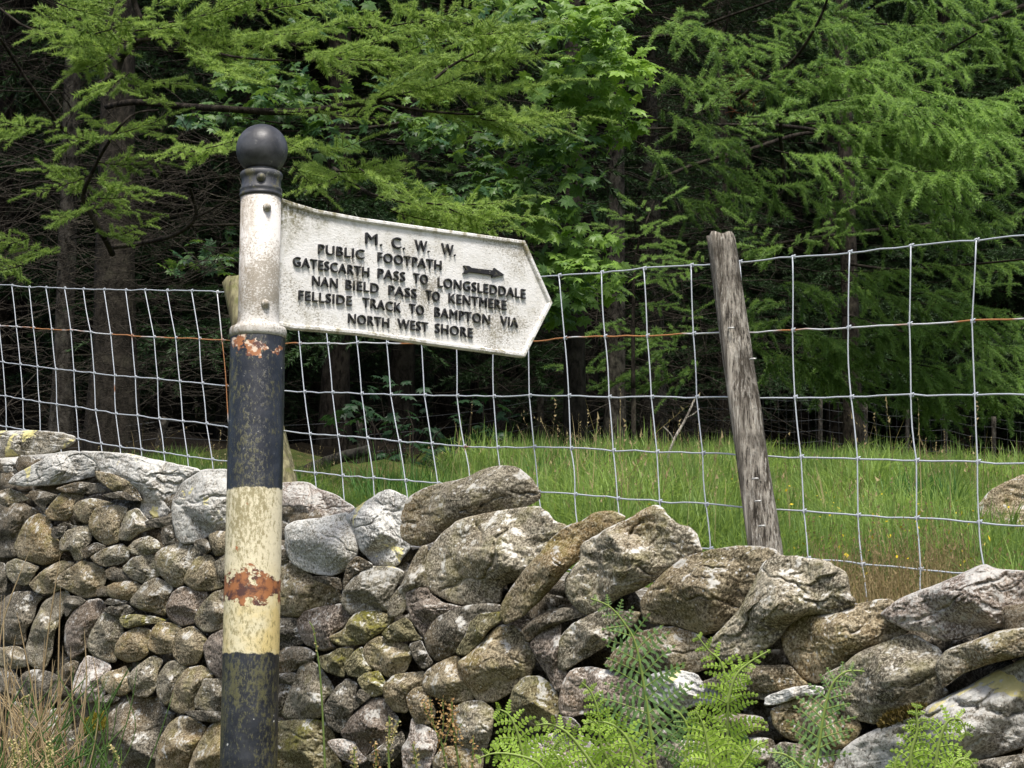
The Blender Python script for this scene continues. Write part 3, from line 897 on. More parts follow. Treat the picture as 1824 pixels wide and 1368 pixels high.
for l in range(len(loops) - 1):
    for i in range(nO):
        j = (i + 1) % nO
        q.append([l * nO + i, l * nO + j, (l + 1) * nO + j, (l + 1) * nO + i])
V.append(pxyz(*cen, FTH - .007)); vv.append(0); V.append(pxyz(*cen, -FTH)); vv.append(.3)
L0 = (len(loops) - 1) * nO
t = [[L0 + i, L0 + (i + 1) % nO, len(V) - 2] for i in range(nO)] + [[(i + 1) % nO, i, len(V) - 1] for i in range(nO)]
finger = mesh_np("finger", np.array(V), [np.array(q), np.array(t)], finger_m, post, P0, vv, smooth=False)
finger.rotation_euler = (0, 0, 0)

# raised lettering
s = NT("worn_black_letter_paint")
c = s.mix(s.step(s.noise(60, 4, .65), .58, .66), (0.018, 0.018, 0.020), (0.09, 0.085, 0.06))
c = s.mix(s.math('MULTIPLY', s.step(s.noise(170, 3, .6), .68, .72), .7), c, (0.5, 0.48, 0.42))
letter_m = s.fin(c, 0.6, 0.3)
SC = 2.85
def zp(x, y): return 360 + x / SC, 200 + y / SC
WORDS = [("M.", 822, 667, 908, 681, 58), ("C.", 955, 689, 1022, 699, 58), ("W.", 1073, 704, 1146, 714, 58), ("W.", 1208, 721, 1279, 733, 58),
 ("PUBLIC", 583, 719, 816, 748, 50), ("FOOTPATH", 885, 760, 1207, 803, 50),
 ("GATESCARTH", 455, 782, 840, 839, 51), ("PASS", 885, 843, 1023, 863, 51), ("TO", 1065, 866, 1138, 877, 51), ("LONGSLEDDALE", 1190, 888, 1634, 949, 51),
 ("NAN", 552, 880, 680, 896, 51), ("BIELD", 722, 900, 888, 921, 51), ("PASS", 940, 928, 1081, 948, 51), ("TO", 1129, 953, 1198, 963, 51), ("KENTMERE", 1245, 969, 1537, 1006, 51),
 ("FELLSIDE", 483, 954, 753, 984, 51), ("TRACK", 808, 990, 1002, 1019, 51), ("TO", 1045, 1021, 1118, 1033, 51), ("BAMPTON", 1173, 1039, 1453, 1079, 51), ("VIA", 1507, 1083, 1596, 1096, 51),
 ("NORTH", 735, 1071, 941, 1096, 51), ("WEST", 985, 1097, 1139, 1118, 51), ("SHORE", 1175, 1121, 1366, 1147, 51)]
W0 = FTH - .0072
for word, x0, y0, x1, y1, cap in WORDS:
    cu = bpy.data.curves.new("txt", 'FONT')
    cu.body = word
    cu.size = 1.0
    cu.offset = 0.0
    cu.extrude = 0.5
    cu.space_character = 1.08
    cu.resolution_u = 4
    to = bpy.data.objects.new("txt", cu)
    COL.objects.link(to)
    bpy.context.view_layer.update()
    me = bpy.data.meshes.new_from_object(to.evaluated_get(bpy.context.evaluated_depsgraph_get()))
    bpy.data.objects.remove(to); bpy.data.curves.remove(cu)
    co = np.empty(len(me.vertices) * 3); me.vertices.foreach_get("co", co); co = co.reshape(-1, 3)
    lo, hi = co.min(0), co.max(0)
    a, b = puv(*zp(x0, y0)), puv(*zp(x1, y1))
    topv = puv(*zp(x0, y0 - cap))
    e = b - a
    hgt = topv[1] - a[1]
    capu = 0.73
    base_y = 0.0
    f = np.array([(co[:, 0] - lo[0]) / (hi[0] - lo[0]), (co[:, 1] - base_y) / capu, (co[:, 2] + .5)]).T
    W3 = np.array([pxyz(*(a + e * k[0] + np.array([0, hgt * k[1]])), W0 + k[2] * .0062) for k in f])
    o = bpy.data.objects.new("lettering", me)
    COL.objects.link(o)
    o.parent = finger
    me.vertices.foreach_set("co", (W3 - P0).astype(np.float32).ravel())
    me.materials.clear(); me.materials.append(letter_m)
    me.update()
# arrow
ar = [(1318, 781), (1345, 783), (1358, 793), (1470, 806), (1473, 793), (1526, 830), (1462, 842), (1466, 829), (1350, 813), (1336, 822), (1316, 820), (1332, 801)]
A2 = np.array([puv(*zp(*p)) for p in ar])
V = np.array([pxyz(u, v, W0) for u, v in A2] + [pxyz(u, v, W0 + .0062) for u, v in A2])
bm = bmesh.new()
vs = [bm.verts.new(v - P0) for v in V]
nA = len(ar)
bm.faces.new(vs[nA:]); bm.faces.new(vs[:nA][::-1])
for i in range(nA):
    bm.faces.new([vs[i], vs[(i + 1) % nA], vs[nA + (i + 1) % nA], vs[nA + i]])
bmesh.ops.recalc_face_normals(bm, faces=bm.faces)
me = bpy.data.meshes.new("arrow"); bm.to_mesh(me); bm.free()
me.materials.append(letter_m)
o = bpy.data.objects.new("arrow", me); COL.objects.link(o); o.parent = finger
# bolts on collar and sleeve
def bolt(px, py, r, mat, R):
    # on the tube surface facing the camera
    z = zpost(py)
    dx = W(px, py, depth(np.array([0, AX[1] - R, z])))[0] - AX[0]
    a = math.asin(max(-1, min(1, dx / R)))
    n_ = np.array([math.sin(a), -math.cos(a), 0])
    c0 = np.array([AX[0], AX[1], z]) + n_ * (R - .002)
    mb = MB()
    mb.lathe([(0, 0), (r, 0), (r, .0045), (r * .85, .0065), (r * .62, .0070), (r * .6, .0105), (r * .4, .0125), (0, .013)], c0, 12, n_)
    mb.build("bolt", mat, post, c0)
bolt(465, 325, rpx(8.5), black_m, rc * .92)
bolt(475, 378, rpx(8), sleeve_m, rs_)
bolt(472, 548, rpx(8), sleeve_m, rs_)
# ---------------------------------------------------------------- stock fence behind the wall
fbase = on_fence(1320, 985); 
fence = empty("wire_fence", fbase)
tag(fence, "galvanised square mesh stock fence on leaning wooden posts running behind the wall", "fence")
s = NT("galvanised_wire")
rn = s.step(s.noise(7, 3, .5), .70, .74)
c = s.mix(s.math('MULTIPLY', rn, .9), (0.44, 0.475, 0.52), (0.30, 0.12, 0.035))
wire_m = s.fin(c, 0.45, 0.5, 0.0)
s = NT("rusting_wire")
rn = s.step(s.noise(3.5, 3, .5), .44, .50)
c = s.mix(s.math('MULTIPLY', rn, .95), (0.62, 0.64, 0.66), (0.42, 0.17, 0.045))
rusty_m = s.fin(c, 0.6, 0.4, 0.1)

def z8(x, y): return (x / 2.85, 440 + y / 2.85)
def z5(x, y): return (920 + x / 2.018, 400 + y / 2.018)
T1x = [62, 150, 235, 330, 425, 530, 640, 738, 850, 975, 1105]; T1y = [195, 203, 205, 208, 213, 215, 218, 218, 220, 222, 228]
R2x = [85, 172, 265, 362, 463, 565, 672, 785, 895, 1015, 1130]; R2y = [404, 410, 418, 423, 433, 443, 450, 457, 462, 465, 473]
R3x = [105, 192, 285, 378, 480, 585, 690, 803, 915, 1030, 1152]; R3y = [595, 607, 620, 628, 640, 652, 660, 670, 682, 692, 705]
R4x = [118, 202, 290, 388, 487, 590, 700, 810, 930, 1050, 1165]; R4y = [772, 787, 800, 812, 828, 845, 855, 870, 885, 895, 917]
R5x = [122, 207, 303, 400, 515, 612, 720, 835, 955, 1080, 1190]; R5y = [928, 944, 958, 975, 997, 1013, 1028, 1045, 1062, 1078, 1094]
cols = []
for i in range(11):
    c_ = [z8(T1x[i], T1y[i]), z8(R2x[i], R2y[i]), z8(R3x[i], R3y[i]), z8(R4x[i], R4y[i]), z8(R5x[i], R5y[i])]
    d = (c_[4][0] - c_[3][0], c_[4][1] - c_[3][1])
    c_.append((c_[4][0] + 5, c_[4][1] + 50))
    c_.append((c_[4][0] + 9, c_[4][1] + 95))
    cols.append(c_)
# beyond the left edge
for k in range(1, 5):
    cols.insert(0, [(c0[0] - 31, c0[1] - d0) for c0, d0 in zip(cols[0], (1, 2, 4, 5, 5.5, 6, 6))])
mid = [[(478, 520), (483, 611), (492, 696), (499, 767), (508, 835)],
       [(525, 516), (535, 612), (543, 698), (553, 773), (562, 843.5)],
       [(575, 514), (585, 612), (593, 699), (603, 776), (611, 847)],
       [(627, 511), (637, 610.5), (645, 701), (655, 780), (666, 851)],
       [(680, 509), (690, 611), (697, 703), (712, 786), (723, 856)],
       [(740, 506), (752, 611), (757, 704), (770, 790), (781, 861)],
       [(800, 503), (814, 609), (815, 705), (828, 795), (839, 866)],
       [(868, 498), (880, 606), (880, 706), (887, 797), (897, 872)]]
for c_ in mid:
    c_ = c_ + [(c_[4][0] + 5, c_[4][1] + 62), (c_[4][0] + 10, c_[4][1] + 118)]
    cols.append(c_)
R = [[(20, 195), (45, 420), (48, 615), (65, 799), (80, 962), (98, 1100), (110, 1230)],
     [(155, 183), (175, 408), (190, 615), (197, 804), (212, 970), (228, 1115), (240, 1250)],
     [(308, 172), (320, 402), (335, 620), (350, 812), (365, 985), (378, 1130), (390, 1270)],
     [(460, 158), (472, 400), (487, 620), (507, 817), (517, 995), (530, 1148), (545, 1290)],
     [(630, 147), (638, 392), (650, 620), (672, 822), (683, 1006), (700, 1165), (715, 1310)],
     [(805, 135), (822, 390), (838, 622), (850, 830), (858, 1020), (872, 1184), (886, 1330)],
     [(995, 117), (995, 380), (1003, 621), (1025, 835), (1035, 1030), (1050, 1200), (1058, 1340)],
     [(1200, 100), (1195, 370), (1205, 620), (1228, 842), (1230, 1045), (1245, 1222), (1262, 1370)],
     [(1420, 77), (1415, 358), (1420, 613), (1440, 848), (1440, 1055), (1455, 1240), (1466, 1390)],
     [(1655, 57), (1640, 347), (1650, 612), (1660, 853), (1665, 1070), (1690, 1258), (1702, 1410)],
     [(1910, 33), (1900, 335), (1905, 608), (1912, 862), (1920, 1092), (1940, 1280), (1955, 1440)],
     [(2185, 8), (2180, 320), (2185, 604), (2190, 872), (2200, 1114), (2215, 1310), (2230, 1480)],
     [(2490, -20), (2490, 303), (2492, 600), (2500, 884), (2510, 1140), (2525, 1345), (2540, 1530)]]
for r_ in R:
    cols.append([z5(*p) for p in r_])
WR = 0.00165
def wire_r(p): return WR * (0.85 + 0.15 * min(1.3, depth(p) / 5.0))
pts = [[on_fence(*p) for p in c_] for c_ in cols]
rs = np.random.RandomState(3)
def wavy(P, amp, sub):
    P = np.array(P)
    out = []
    for a, b in zip(P[:-1], P[1:]):
        for t_ in np.arange(sub) / sub:
            out.append(a + (b - a) * t_)
    out.append(P[-1])
    out = np.array(out)
    n_ = len(out)
    w = np.array([fbm(np.stack([np.arange(n_) * .55, np.full(n_, rs.uniform(0, 99)), np.full(n_, k * 7.7)], 1), 2) for k in range(3)]).T
    return out + w * amp
for r_ in range(7):
    P = wavy([c_[r_] for c_ in pts], 0.0045, 4)
    mb = MB()
    mb.tube(P, [wire_r(p) * 1.12 for p in P], 7)
    mb.build("line_wire", rusty_m if r_ == 1 else wire_m, fence, fbase)
for ci, c_ in enumerate(pts):
    mb = MB()
    P = []
    for a, b in zip(c_[:-1], c_[1:]):
        bow = rs.normal(0, .0022)
        for t_ in (0, .25, .5, .75):
            P.append(a + (b - a) * t_ + FD * bow * math.sin(t_ * math.pi) + FN * .002)
    P.append(c_[-1])
    mb.tube(P, [wire_r(p) * .95 for p in P], 6)
    for p in c_[:-1]:                                       # wrapped knots where stay and line wires cross
        rr = wire_r(p)
        th = np.linspace(0, 4 * np.pi, 26)
        co_ = np.stack([np.cos(th), np.sin(th)], 1) * rr * 2.1
        hel = np.array([p + FD * (k / 25 - .5) * rr * 8 + np.array([0, 0, 1.0]) * q0[0] + FN * q0[1] for k, q0 in enumerate(co_)])
        mb.tube(hel, rr * 1.0, 5)
    mb.build("stay_wire", rusty_m if ci == 14 else wire_m, fence, fbase)

# weathered posts
s = NT("weathered_post_wood")
v = s.mapping(scale=(1, 1, 0.055))
g1 = s.noise(60, 6, .65, v, .3)
g2 = s.noise(230, 5, .75, s.mapping(scale=(1, 1, .028)))
c = s.mix(s.step(g1, .38, .60), (0.11, 0.092, 0.070), (0.56, 0.51, 0.43))
c = s.mix(s.step(g2, .53, .62, 0, .9), c, (0.72, 0.68, 0.60))
c = s.mix(s.step(g2, .47, .40, 0, .9), c, (0.030, 0.025, 0.020))
x, y, z = s.sep()
d = s.math('MULTIPLY', s.step(s.noise(9, 5, .65, s.mapping(scale=(1, 1, .6))), .50, .60), 0.65)
c = s.mix(d, c, (0.070, 0.060, 0.046))
w_ = s.math('MULTIPLY', s.step(s.noise(13, 4, .6, s.mapping(scale=(1.6, 1.6, .5), rot=(0, 0, .5))), .60, .64), .8)
c = s.mix(w_, c, (0.66, 0.62, 0.54))
s.bump(s.math('ADD', g1, s.math('MULTIPLY', g2, 1.2)), 1.0, .012)
post_m = s.fin(c, .9, .2)
s = NT("green_stained_post_wood")
g1 = s.noise(60, 6, .65, s.mapping(scale=(1, 1, 0.055)), .3)
c = s.mix(s.step(g1, .38, .60), (0.08, 0.07, 0.04), (0.25, 0.23, 0.13))
c = s.mix(s.step(s.noise(30, 4, .6), .5, .62, 0, .6), c, (0.13, 0.14, 0.045))
s.bump(g1, .8, .006)
green_post_m = s.fin(c, .9, .2)

def wood_post(p_top, p_bot, r0, mat, parent, name="fence_post", seed=0, square=.5):
    rs_l = np.random.RandomState(seed)
    ax = p_top - p_bot; L = np.linalg.norm(ax); ax /= L
    a = np.cross(ax, [0, 1, 0]); a /= np.linalg.norm(a); b = np.cross(ax, a)
    n, seg = 44, 36
    t_ = np.linspace(0, 1, n)
    th = np.arange(seg) / seg * 2 * np.pi
    sq = (np.abs(np.cos(th)) ** 4 + np.abs(np.sin(th)) ** 4) ** (-0.25)
    prof = (1 - square) + square * sq
    V = []
    for ti in t_:
        rad = r0 * (1.14 - .24 * ti) * prof * (1 + .04 * fbm(np.stack([np.cos(th) * 2, np.sin(th) * 2, np.full(seg, ti * 3 + seed)], 1), 2) + .16 * (fbm(np.stack([np.cos(th) * 5, np.sin(th) * 5, np.full(seg, ti * 1.6 + seed)], 1), 3)))
        if 0.60 < ti < 0.70: rad = rad * (1 + .10 * math.sin((ti - .60) / .10 * math.pi) * np.clip(np.cos(th - 1.5), 0, 1))
        tip = ti * L
        tip = np.full(seg, tip)
        if ti == 1: tip = tip + .004 * np.cos(th * 2 + seed) + .008 * np.cos(th + 1) + .004 * np.sin(th * 5 + seed)
        V.append(p_bot + ax * tip[:, None] + rad[:, None] * (np.cos(th)[:, None] * a + np.sin(th)[:, None] * b) + b * .006 * math.sin(ti * 4 + seed))
    mb = MB()
    V = np.array(V)
    i = np.arange(n - 1)[:, None] * seg; j = np.arange(seg)[None]; k = (j + 1) % seg
    V2 = np.vstack([V.reshape(-1, 3), V[-1].mean(0), V[0].mean(0)])
    mb.add(V2, np.stack([i + j, i + k, i + seg + k, i + seg + j], -1).reshape(-1, 4))
    jj = np.arange(seg); kk = (jj + 1) % seg
    mb.f3.append(np.stack([(n - 1) * seg + jj, (n - 1) * seg + kk, np.full(seg, n * seg)], 1))
    mb.f3.append(np.stack([kk, jj, np.full(seg, n * seg + 1)], 1))
    return mb.build(name, mat, parent, p_bot)
OFF = 0.045
pt, pb = on_fence(1283, 421, OFF), on_fence(1371, 1030, OFF)
pb = pt + (pb - pt) * 1.45
rr = 27.5 / F * depth((pt + pb) / 2)
po = wood_post(pt, pb, rr, post_m, fence, seed=3, square=.75)
po['label'] = "grey split wooden fence post leaning left, nearest to the camera"
s = NT("zinc_staple"); stp = s.fin((0.5, 0.5, 0.48), .45, .5, .4)
for (px, py) in [(1303, 585), (1342, 640), (1346, 853), (1351, 893), (1358, 937)]:
    c0 = on_fence(px, py, OFF + rr * .95)
    mb = MB()
    aa = np.linspace(0, np.pi, 9)
    mb.tube(np.array([c0 + FD * math.cos(q0) * .008 + FN * math.sin(q0) * .006 for q0 in aa]), .0019, 6)
    mb.build("staple", stp, po, c0)
pt, pb = on_fence(417, 499, .03), on_fence(506, 880, .03)
pb = pt + (pb - pt) * 1.3
wood_post(pt, pb, 24 / F * depth(pt), green_post_m, fence, seed=8, square=.4)['label'] = "green stained fence post half hidden behind the signpost"
# ---------------------------------------------------------------- ground: bank, field, wood floor, hillside in one sheet
def sn_of(x, y):
    dx, dy = x - FP[0], y - FP[1]
    return dx * FD[0] + dy * FD[1], -(dx * FN[0] + dy * FN[1])        # along the fence, behind the fence (+)
def field_z(x, y):
    return 1.268 - .046 * x + .159 * y
def ground_z(x, y):
    x, y = np.asarray(x, float), np.asarray(y, float)
    s_, n_ = sn_of(x, y)
    zf = field_z(x, y)
    far = np.clip(y - 34, 0, None)
    zf = zf + far * .26 + np.clip(y - 60, 0, None) * -.1
    zf = np.minimum(zf, 46 + .02 * y)
    P = np.stack([x * 1.05, y * 1.05, np.zeros_like(x)], -1).reshape(-1, 3)
    und = (fbm(P, 3).reshape(x.shape) * .26) * np.clip((n_ - .3) / 1.5, 0, 1)
    und = und * (1 - np.exp(-((x - 1.6) ** 2 + (y - 5.9) ** 2) / .8))
    dip = -.10 * np.exp(-((n_ - .25) / .35) ** 2)
    zf = zf + und + dip
    P2 = np.stack([x * .8, y * .8, np.full_like(x, 4.)], -1).reshape(-1, 3)
    t_ = np.clip((y - 1.0) / 2.2, 0, 1); t_ = t_ * t_ * (3 - 2 * t_)
    zv = .86 * t_ + np.clip(-n_ - 3, 0, 60) * -.02 + fbm(P2, 2).reshape(x.shape) * .05
    k = np.clip((n_ + .30) / .15, 0, 1)
    return zv * (1 - k) + zf * k
sv = np.concatenate([-np.geomspace(6, 400, 16)[::-1], np.linspace(-5.5, 40, 170), np.geomspace(42, 400, 16)])
nv = np.concatenate([-np.geomspace(3, 400, 18)[::-1], np.linspace(-2.8, -.5, 10), np.linspace(-.45, -.1, 12), np.linspace(0, 16, 90), np.linspace(16.5, 60, 50), np.geomspace(63, 400, 14)])
SS, NN = np.meshgrid(sv, nv, indexing='ij')
X = FP[0] + SS * FD[0] - NN * FN[0]
Y_ = FP[1] + SS * FD[1] - NN * FN[1]
Z = ground_z(X, Y_)
nS, nN = SS.shape
i = np.arange(nS - 1)[:, None] * nN; j = np.arange(nN - 1)[None]
quads = np.stack([i + j, i + nN + j, i + nN + j + 1, i + j + 1], -1).reshape(-1, 4)
s = NT("field_soil_and_thatch")
n1 = s.noise(3, 6, .65)
c = s.mix(s.step(n1, .38, .62), (0.045, 0.065, 0.015), (0.10, 0.12, 0.03))
c = s.mix(s.step(s.noise(14, 5, .7), .5, .65, 0, .7), c, (0.15, 0.115, 0.055))
yy = s.sep()[1]
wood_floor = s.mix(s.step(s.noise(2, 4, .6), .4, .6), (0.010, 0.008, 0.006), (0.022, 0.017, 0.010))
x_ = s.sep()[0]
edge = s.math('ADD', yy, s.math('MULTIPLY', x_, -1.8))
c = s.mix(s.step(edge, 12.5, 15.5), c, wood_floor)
s.bump(s.noise(30, 6, .7), .8, .05)
ground_m = s.fin(c, .95, .1)
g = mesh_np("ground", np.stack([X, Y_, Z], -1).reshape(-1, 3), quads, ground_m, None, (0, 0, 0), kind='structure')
def gz(x, y): return float(ground_z(np.array([x]), np.array([y]))[0])
def ground_hit(px, py, lo=3.0, hi=60.0):
    """where the ray of a photograph pixel meets the field plane"""
    n_ = np.array([.046, -.159, 1.0])
    return plane_hit(px, py, np.array([0, 0, 1.268]), n_)
# ---------------------------------------------------------------- foliage materials
def leaf_mat(name, c0, c1, trans=0.35, rough=0.55, tcol=None, spec=0.3):
    s = NT(name)
    c = s.mix(s.attr(), c0, c1)
    c = s.mix(s.step(s.noise(2.2, 2, .5), .35, .65, 0, .35), c, (c0[0] * .7, c0[1] * .72, c0[2] * .8))
    s.fin(c, rough, spec)
    tr = s.t.nodes.new("ShaderNodeBsdfTranslucent")
    tc = s.mix(0.5, c, tcol or (c1[0] * 1.3, c1[1] * 1.3, c1[2] * .8))
    s.link(tc, tr.inputs[0])
    mx = s.t.nodes.new("ShaderNodeMixShader")
    mx.inputs[0].default_value = trans
    s.link(s.b.outputs[0], mx.inputs[1]); s.link(tr.outputs[0], mx.inputs[2])
    s.link(mx.outputs[0], s.out.inputs[0])
    return s.m
def bark_mat(name, dark, light, sc=30, stretch=.25):
    s = NT(name)
    v = s.mapping(scale=(1, 1, stretch))
    n1 = s.noise(sc, 6, .65, v)
    c = s.mix(s.step(n1, .40, .62), dark, light)
    c = s.mix(s.step(s.noise(sc * .25, 4, .6), .55, .68, 0, .7), c, (light[0] * 1.4, light[1] * 1.5, light[2] * 1.35))
    s.bump(n1, .9, .03)
    return s.fin(c, .95, .1)
larch_m = leaf_mat("larch_needles", (0.135, 0.230, 0.050), (0.420, 0.570, 0.165), .43)
larch_deep_m = leaf_mat("hanging_larch_needles", (0.055, 0.130, 0.042), (0.330, 0.500, 0.150), .44)
spruce_m = leaf_mat("spruce_needles", (0.022, 0.052, 0.018), (0.050, 0.100, 0.030), .15)
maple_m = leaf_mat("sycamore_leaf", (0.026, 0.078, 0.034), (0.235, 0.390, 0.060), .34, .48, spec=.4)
shrub_m = leaf_mat("shaded_shrub_leaf", (0.018, 0.050, 0.020), (0.050, 0.115, 0.038), .3, .5)
twig_m = bark_mat("dry_twig_bark", (0.028, 0.024, 0.020), (0.078, 0.068, 0.054), 60, .5)
bark_dark_m = bark_mat("dark_larch_bark", (0.012, 0.010, 0.008), (0.046, 0.039, 0.031), 30, .4)
bark_m = bark_mat("scaly_conifer_bark", (0.009, 0.008, 0.006), (0.036, 0.031, 0.025), 26, .45)
bark_pale_m = bark_mat("pale_conifer_bark", (0.018, 0.016, 0.013), (0.085, 0.077, 0.064), 26, .5)

rf_ = np.random.RandomState(21)
def needle_twig(L, step, nlen, nwid, per, seed, fwd=0.6):
    """a straight shoot along +X with tufts of needles; unit is metres; returns verts, tris"""
    r = np.random.RandomState(seed)
    V, T = [], []
    for x in np.arange(step * .4, L, step):
        for k in range(per):
            a = r.uniform(0, 2 * np.pi)
            d = np.array([fwd + r.uniform(-.4, .5), math.cos(a), math.sin(a) * .75 + .15])
            d /= np.linalg.norm(d)
            side = np.cross(d, r.normal(size=3)); side /= np.linalg.norm(side)
            l = nlen * r.uniform(.7, 1.15)
            b = np.array([x + r.uniform(-.3, .3) * step, 0, 0])
            i = len(V)
            V += [b - side * nwid * .5, b + side * nwid * .5, b + d * l + side * nwid * .12]
            T.append([i, i + 1, i + 2])
    i = len(V)                                            # the shoot itself, thin
    V += [[0, -.0012, 0], [0, .0012, 0], [L, 0, 0]]
    T.append([i, i + 1, i + 2])
    return np.array(V), np.array(T)
TW_NEAR = [needle_twig(.10, .0080, .021, .0036, 10, 40 + k) for k in range(4)]
TW_FAR = [needle_twig(.16, .0115, .033, .0062, 9, 50 + k) for k in range(4)]
TW_MASS = [needle_twig(.60, .050, .15, .055, 5, 70 + k, .9) for k in range(3)]
TW_SPRUCE = [needle_twig(.30, .022, .045, .011, 6, 60 + k, .9) for k in range(3)]

def unit(v):
    v = np.asarray(v, float); return v / (np.linalg.norm(v) + 1e-12)

class Foliage:
    """collects shoots (by template) for one crown and its bare twigs"""
    def __init__(s, tmpl, seglen, twig_r=.0016, wide=1.0):
        s.wide = wide
        s.t, s.seg, s.m, s.v, s.tw, s.r = tmpl, seglen, [[] for _ in tmpl], [[] for _ in tmpl], MB(), twig_r
    def shoot(s, p, d, L, droop, up, r, bare=False, tone=0.5):
        """a curved shoot made of chained needle pieces"""
        p = np.array(p, float); d = unit(d)
        n = max(1, int(round(L / s.seg)))
        pts = [p.copy()]
        for i in range(n):
            d = unit(d + np.array([0, 0, -droop]) * (0.35 + i / n) + r.normal(size=3) * .10)
            if not bare:
                k = r.randint(len(s.t))
                s.m[k].append(frame(d, up + r.normal(size=3) * .3, p, r.uniform(.85, 1.15) * (L / n) / s.seg))
                s.v[k].append(np.clip(tone + r.normal() * .17, 0, 1))
            p = p + d * (L / n)
            pts.append(p.copy())
        if len(pts) < 3: pts.insert(1, (pts[0] + pts[1]) / 2)
        s.tw.tube(np.array(pts), np.linspace(s.r, s.r * .4, len(pts)), 3, False, .3)
        return np.array(pts)
    def branch(s, a, b, side, r, droop=.12, tone=.5, dens=1.0, sag=.04, hang=0.0, sub=True):
        """a bough from a to b carrying side shoots up to `side` metres long, roughly in one tilted plane"""
        a, b = np.asarray(a, float), np.asarray(b, float)
        L = np.linalg.norm(b - a); ax = (b - a) / L
        n = max(4, int(L / .05))
        t = np.linspace(0, 1, n)
        w = np.array([fbm(np.stack([t * 3, np.full(n, r.uniform(0, 99)), np.full(n, k * 3.)], 1), 2) for k in range(3)]).T * L * .05
        pts = a + (b - a) * t[:, None] + w * t[:, None] - np.array([0, 0, 1.]) * (sag * L * (t * (1 - t) * 4))[:, None]
        s.tw.tube(pts, np.linspace(.0045 * (.5 + L), .0015, n), 4, False, .3)
        upv = unit(np.array([0, 0, 1.0]) + r.normal(size=3) * .25)
        upv = unit(upv - ax * np.dot(upv, ax))
        lat = np.cross(upv, ax)
        step = s.seg * .30 / dens
        x = step
        sgn = 1
        while x < L:
            ti = x / L
            p = np.array([np.interp(ti, t, pts[:, k]) for k in range(3)])
            l = side * s.wide * (1 - .75 * ti ** 1.3) * r.uniform(.55, 1.15) * min(1, .35 + ti * 3)
            d = ax * r.uniform(.5, .95) + lat * sgn * r.uniform(.7, 1.1) + upv * r.normal() * .22
            if hang: d = d + np.array([0, 0, -hang]) * r.uniform(.3, 1.3)
            Q = s.shoot(p, d, max(l, s.seg * .6), droop + hang * .25, upv, r, tone=tone)
            if sub and l > s.seg * 1.15:
                m = len(Q)
                for k in range(1, max(2, m - 1)):
                    for sg in (1, -1):
                        if r.rand() < .75:
                            dd = unit(Q[k] - Q[k - 1]) * .8 + np.cross(upv, unit(Q[k] - Q[k - 1])) * sg * .8 + np.array([0, 0, -hang * .9])
                            s.shoot(Q[k], dd, s.seg * r.uniform(.6, 1.4) * (1 + hang), droop + hang * .3, upv, r, tone=tone)
            sgn = -sgn
            x += step * r.uniform(.7, 1.3)
        s.shoot(pts[-1], ax, s.seg * 1.5, droop, upv, r, tone=tone)
    def build(s, crown_name, mat, parent, loc, twigs='twigs', twmat=None):
        mb = MB()
        for k, (tv, tf) in enumerate(s.t):
            mb.inst(tv, tf, s.m[k], s.v[k])
        if mb.n: mb.build(crown_name, mat, parent, loc, smooth=False)
        if s.tw.n: s.tw.build(twigs, twmat or bark_dark_m, parent, loc, smooth=True)

def px_path(pts, Y, dy=0.0, r=None):
    n = len(pts)
    Yv = np.full(n, Y) if np.isscalar(Y) else np.interp(np.linspace(0, 1, n), [0, 1], Y)
    return np.array([W(p[0], p[1], Yv[i] + (r.normal() * dy if r is not None else 0)) for i, p in enumerate(pts)])
def smooth_path(P, k=6):
    P = np.asarray(P)
    out = []
    n = len(P)
    for i in range(n - 1):
        p0, p1, p2, p3 = P[max(0, i - 1)], P[i], P[i + 1], P[min(n - 1, i + 2)]
        for t in np.arange(k) / k:
            out.append(.5 * ((2 * p1) + (-p0 + p2) * t + (2 * p0 - 5 * p1 + 4 * p2 - p3) * t * t + (-p0 + 3 * p1 - 3 * p2 + p3) * t ** 3))
    out.append(P[-1])
    return np.array(out)
def limb(pts, Y, w0, w1, mat, parent, loc, name='limb', r=rf_):
    P = smooth_path(px_path(pts, Y, .06, r))
    n = len(P)
    Ym = Y if np.isscalar(Y) else (Y[0] + Y[1]) / 2
    rad = np.linspace(w0, w1, n) / F * Ym / 2
    rad = rad * (1 + .12 * fbm(np.stack([np.arange(n) * .5, np.full(n, r.uniform(0, 99)), np.zeros(n)], 1), 2))
    mb = MB(); mb.tube(P, rad, 8)
    return mb.build(name, mat, parent, loc)
